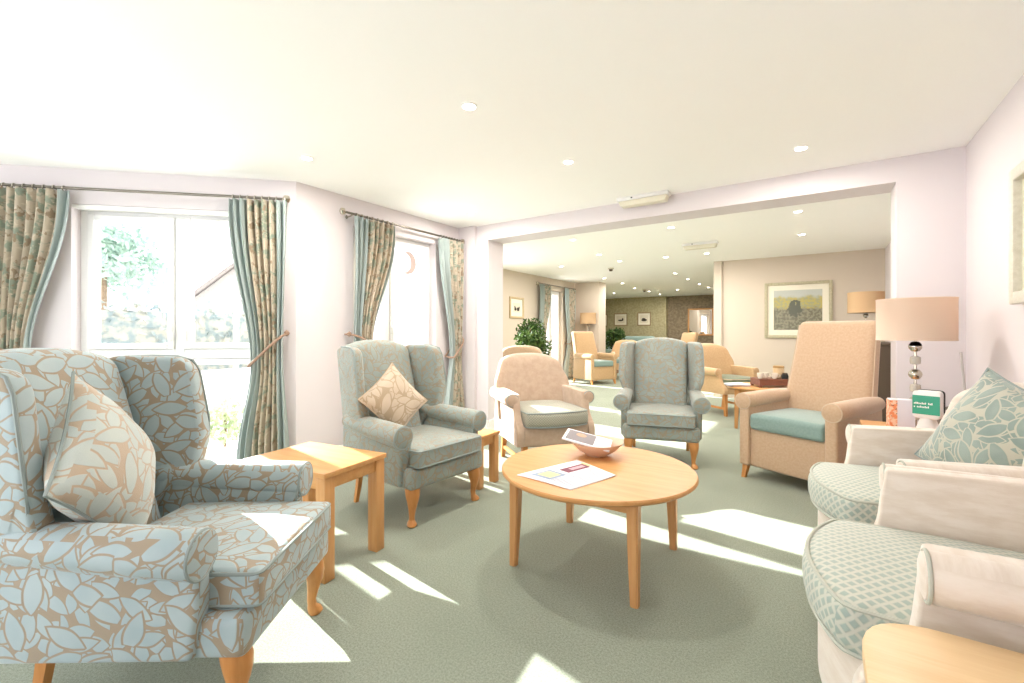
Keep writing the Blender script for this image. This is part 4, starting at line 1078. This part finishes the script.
F_farR = Frame2((-1.42, 8.75), (1, 0), (0, -1)); F_green = Frame2((-7.4, 16.2), (1, 0), (0, -1)); F_brown = Frame2((-4.42, 16.35), (1, 0), (0, -1))
picture('large landscape picture in a silver frame on the far lounge wall', F_farR, 0.66, 1.60, 1.05, 1.97, 0.05, m_gilt, landscape(), 0.085)
picture('large silver framed picture on the right wall, cut by the picture edge', F_right, 4.51, 5.435, 1.285, 1.94, 0.06, wood('white_gilt', 'c9c4b6', 'd9d5c9', 8, 0.35, (6, 6, 6)), landscape(), 0.09, 0.045)
def beasts(t_, F, s, z, mat, shapes):
    o = Vector(t_.location); b = NB()
    for (ds, dz, rs, rz) in shapes:
        q = NB(); add_lathe(q, [(0, 0), (1, 0), (0.98, 1), (0, 1)], 18, M=Matrix.Diagonal((rs, rz, 0.0015, 1)))
        M = Matrix.Translation(F.p(s + ds, 0.0145, z + dz) - o) @ Matrix(((F.d.x, 0, F.n.x, 0), (F.d.y, 0, F.n.y, 0), (0, 1, 0, 0), (0, 0, 0, 1)))
        absorb(b, q, M)
    obj('printed_animals', b, mat, t_, smooth=False)
m_sepia = plain('sepia_ink', '3f3a33', 0.7); m_pic = plain('print_paper', 'ded6c3', 0.6); m_thin = wood('walnut_frame', '8a7350', '9c8560')
p = picture('small print of dark animals in a pale frame beside the far ficus', F_far, 3.33, 3.86, 1.43, 1.87, 0.045, wood('pale_frame', 'b9a47e', 'c9b593'), m_pic, 0.08)
beasts(p, F_far, 3.595, 1.62, m_sepia, [(-0.05, 0, 0.04, 0.035), (0.05, 0, 0.05, 0.04), (-0.07, 0.04, 0.018, 0.03), (0.09, 0.035, 0.018, 0.025)])
p = picture('small animal print on green wallpaper, second from the corner', F_green, 1.07, 1.58, 1.38, 1.84, 0.03, m_thin, m_pic, 0.07)
beasts(p, F_green, 1.325, 1.58, m_sepia, [(0, 0, 0.10, 0.03), (0.08, 0.04, 0.03, 0.05)])
p = picture('small animal print on green wallpaper, nearest the brown wallpaper', F_green, 1.96, 2.44, 1.38, 1.85, 0.03, m_thin, m_pic, 0.07)
beasts(p, F_green, 2.20, 1.58, m_sepia, [(0, 0, 0.10, 0.045), (-0.02, 0.05, 0.06, 0.02)])
p = picture('small print on green wallpaper half hidden by the far plant', F_green, 0.38, 0.82, 1.36, 1.82, 0.03, m_thin, m_pic, 0.07)
beasts(p, F_green, 0.60, 1.58, m_sepia, [(0, 0, 0.08, 0.04)])
t = thing('wall_mirror', 'square wooden framed mirror on the far brown wallpaper', 'mirror', (-3.32, 16.34, 1.49))
b = NB()
for lo, hi in (((-0.41, -0.03, -0.46), (-0.36, 0, 0.46)), ((0.36, -0.03, -0.46), (0.41, 0, 0.46)), ((-0.36, -0.03, 0.41), (0.36, 0, 0.46)), ((-0.36, -0.03, -0.46), (0.36, 0, -0.41))): add_box(b, lo, hi, 0.006)
obj('frame', b, m_oak, t); b = NB(); add_box(b, (-0.365, -0.012, -0.415), (0.365, -0.004, 0.415)); obj('glass', b, plain('silvered_glass', 'e8e8e8', 0.02, metal=1.0), t, smooth=False)

# ------------------------------------------------------------------ plants and the far sofa
def ficus(label, x, y, h, r, n, name='potted_ficus', leaf=0.035):
    t = thing(name, label, 'plant', (x, y, 0))
    b = NB(); add_lathe(b, [(0, 0), (0.13, 0), (0.17, 0.30), (0.18, 0.32), (0.165, 0.32), (0.15, 0.27), (0, 0.27)], 24); obj('pot', b, plain('terracotta_pot', '9a7a62', 0.7), t)
    b = NB()
    for k in range(4): a = k*1.7; add_tube(b, [(0, 0, 0.26), (0.03*math.cos(a), 0.03*math.sin(a), h*0.5), (r*0.5*math.cos(a), r*0.5*math.sin(a), h*0.85)], lambda u: 0.014*(1 - 0.7*u), 6)
    obj('stem', b, m_bark, t)
    b = NB()
    for k in range(9):
        a = random.uniform(0, 6.28); q = r*random.uniform(0.1, 0.6)
        leaves(b, ellip((q*math.cos(a), q*math.sin(a), h*random.uniform(0.55, 0.86)), (r*0.5, r*0.5, h*0.14), 0.0), n//9, leaf)
    obj('foliage', b, m_ficus, t, smooth=False)
random.seed(11)
ficus('leafy green ficus behind the pink beige tub chair, by the far left wall', -4.20, 6.85, 1.42, 0.36, 1500, leaf=0.04)
ficus('dark leafy plant behind the orange high backed armchair', -4.78, 12.2, 1.42, 0.36, 1200, 'potted_plant', 0.045)
t = thing('sofa', 'teal sofa against the green wallpaper far away', 'sofa', (-5.4, 15.0, 0), 0)
b = NB(); add_rbox(b, (0, 0, 0.27), (0.85, 0.40, 0.17), 0.05); obj('base', b, m_teal_seat, t)
b = NB(); add_rbox(b, (0, 0.30, 0.65), (0.85, 0.11, 0.36), 0.08); obj('backrest', b, m_teal_seat, t)
for sx in (-1, 1):
    b = NB(); add_rbox(b, (sx*0.86, -0.02, 0.40), (0.10, 0.40, 0.26), 0.07); obj('arm', b, m_teal_seat, t)
    b = NB(); add_rbox(b, (sx*0.38, -0.06, 0.50), (0.36, 0.32, 0.07), 0.05); obj('seat_cushion', b, m_teal_seat, t)
    for sy in (-1, 1):
        obj('leg', square_leg(0, 0, 0.11), m_beech, t, (sx*0.78, sy*0.33, 0))
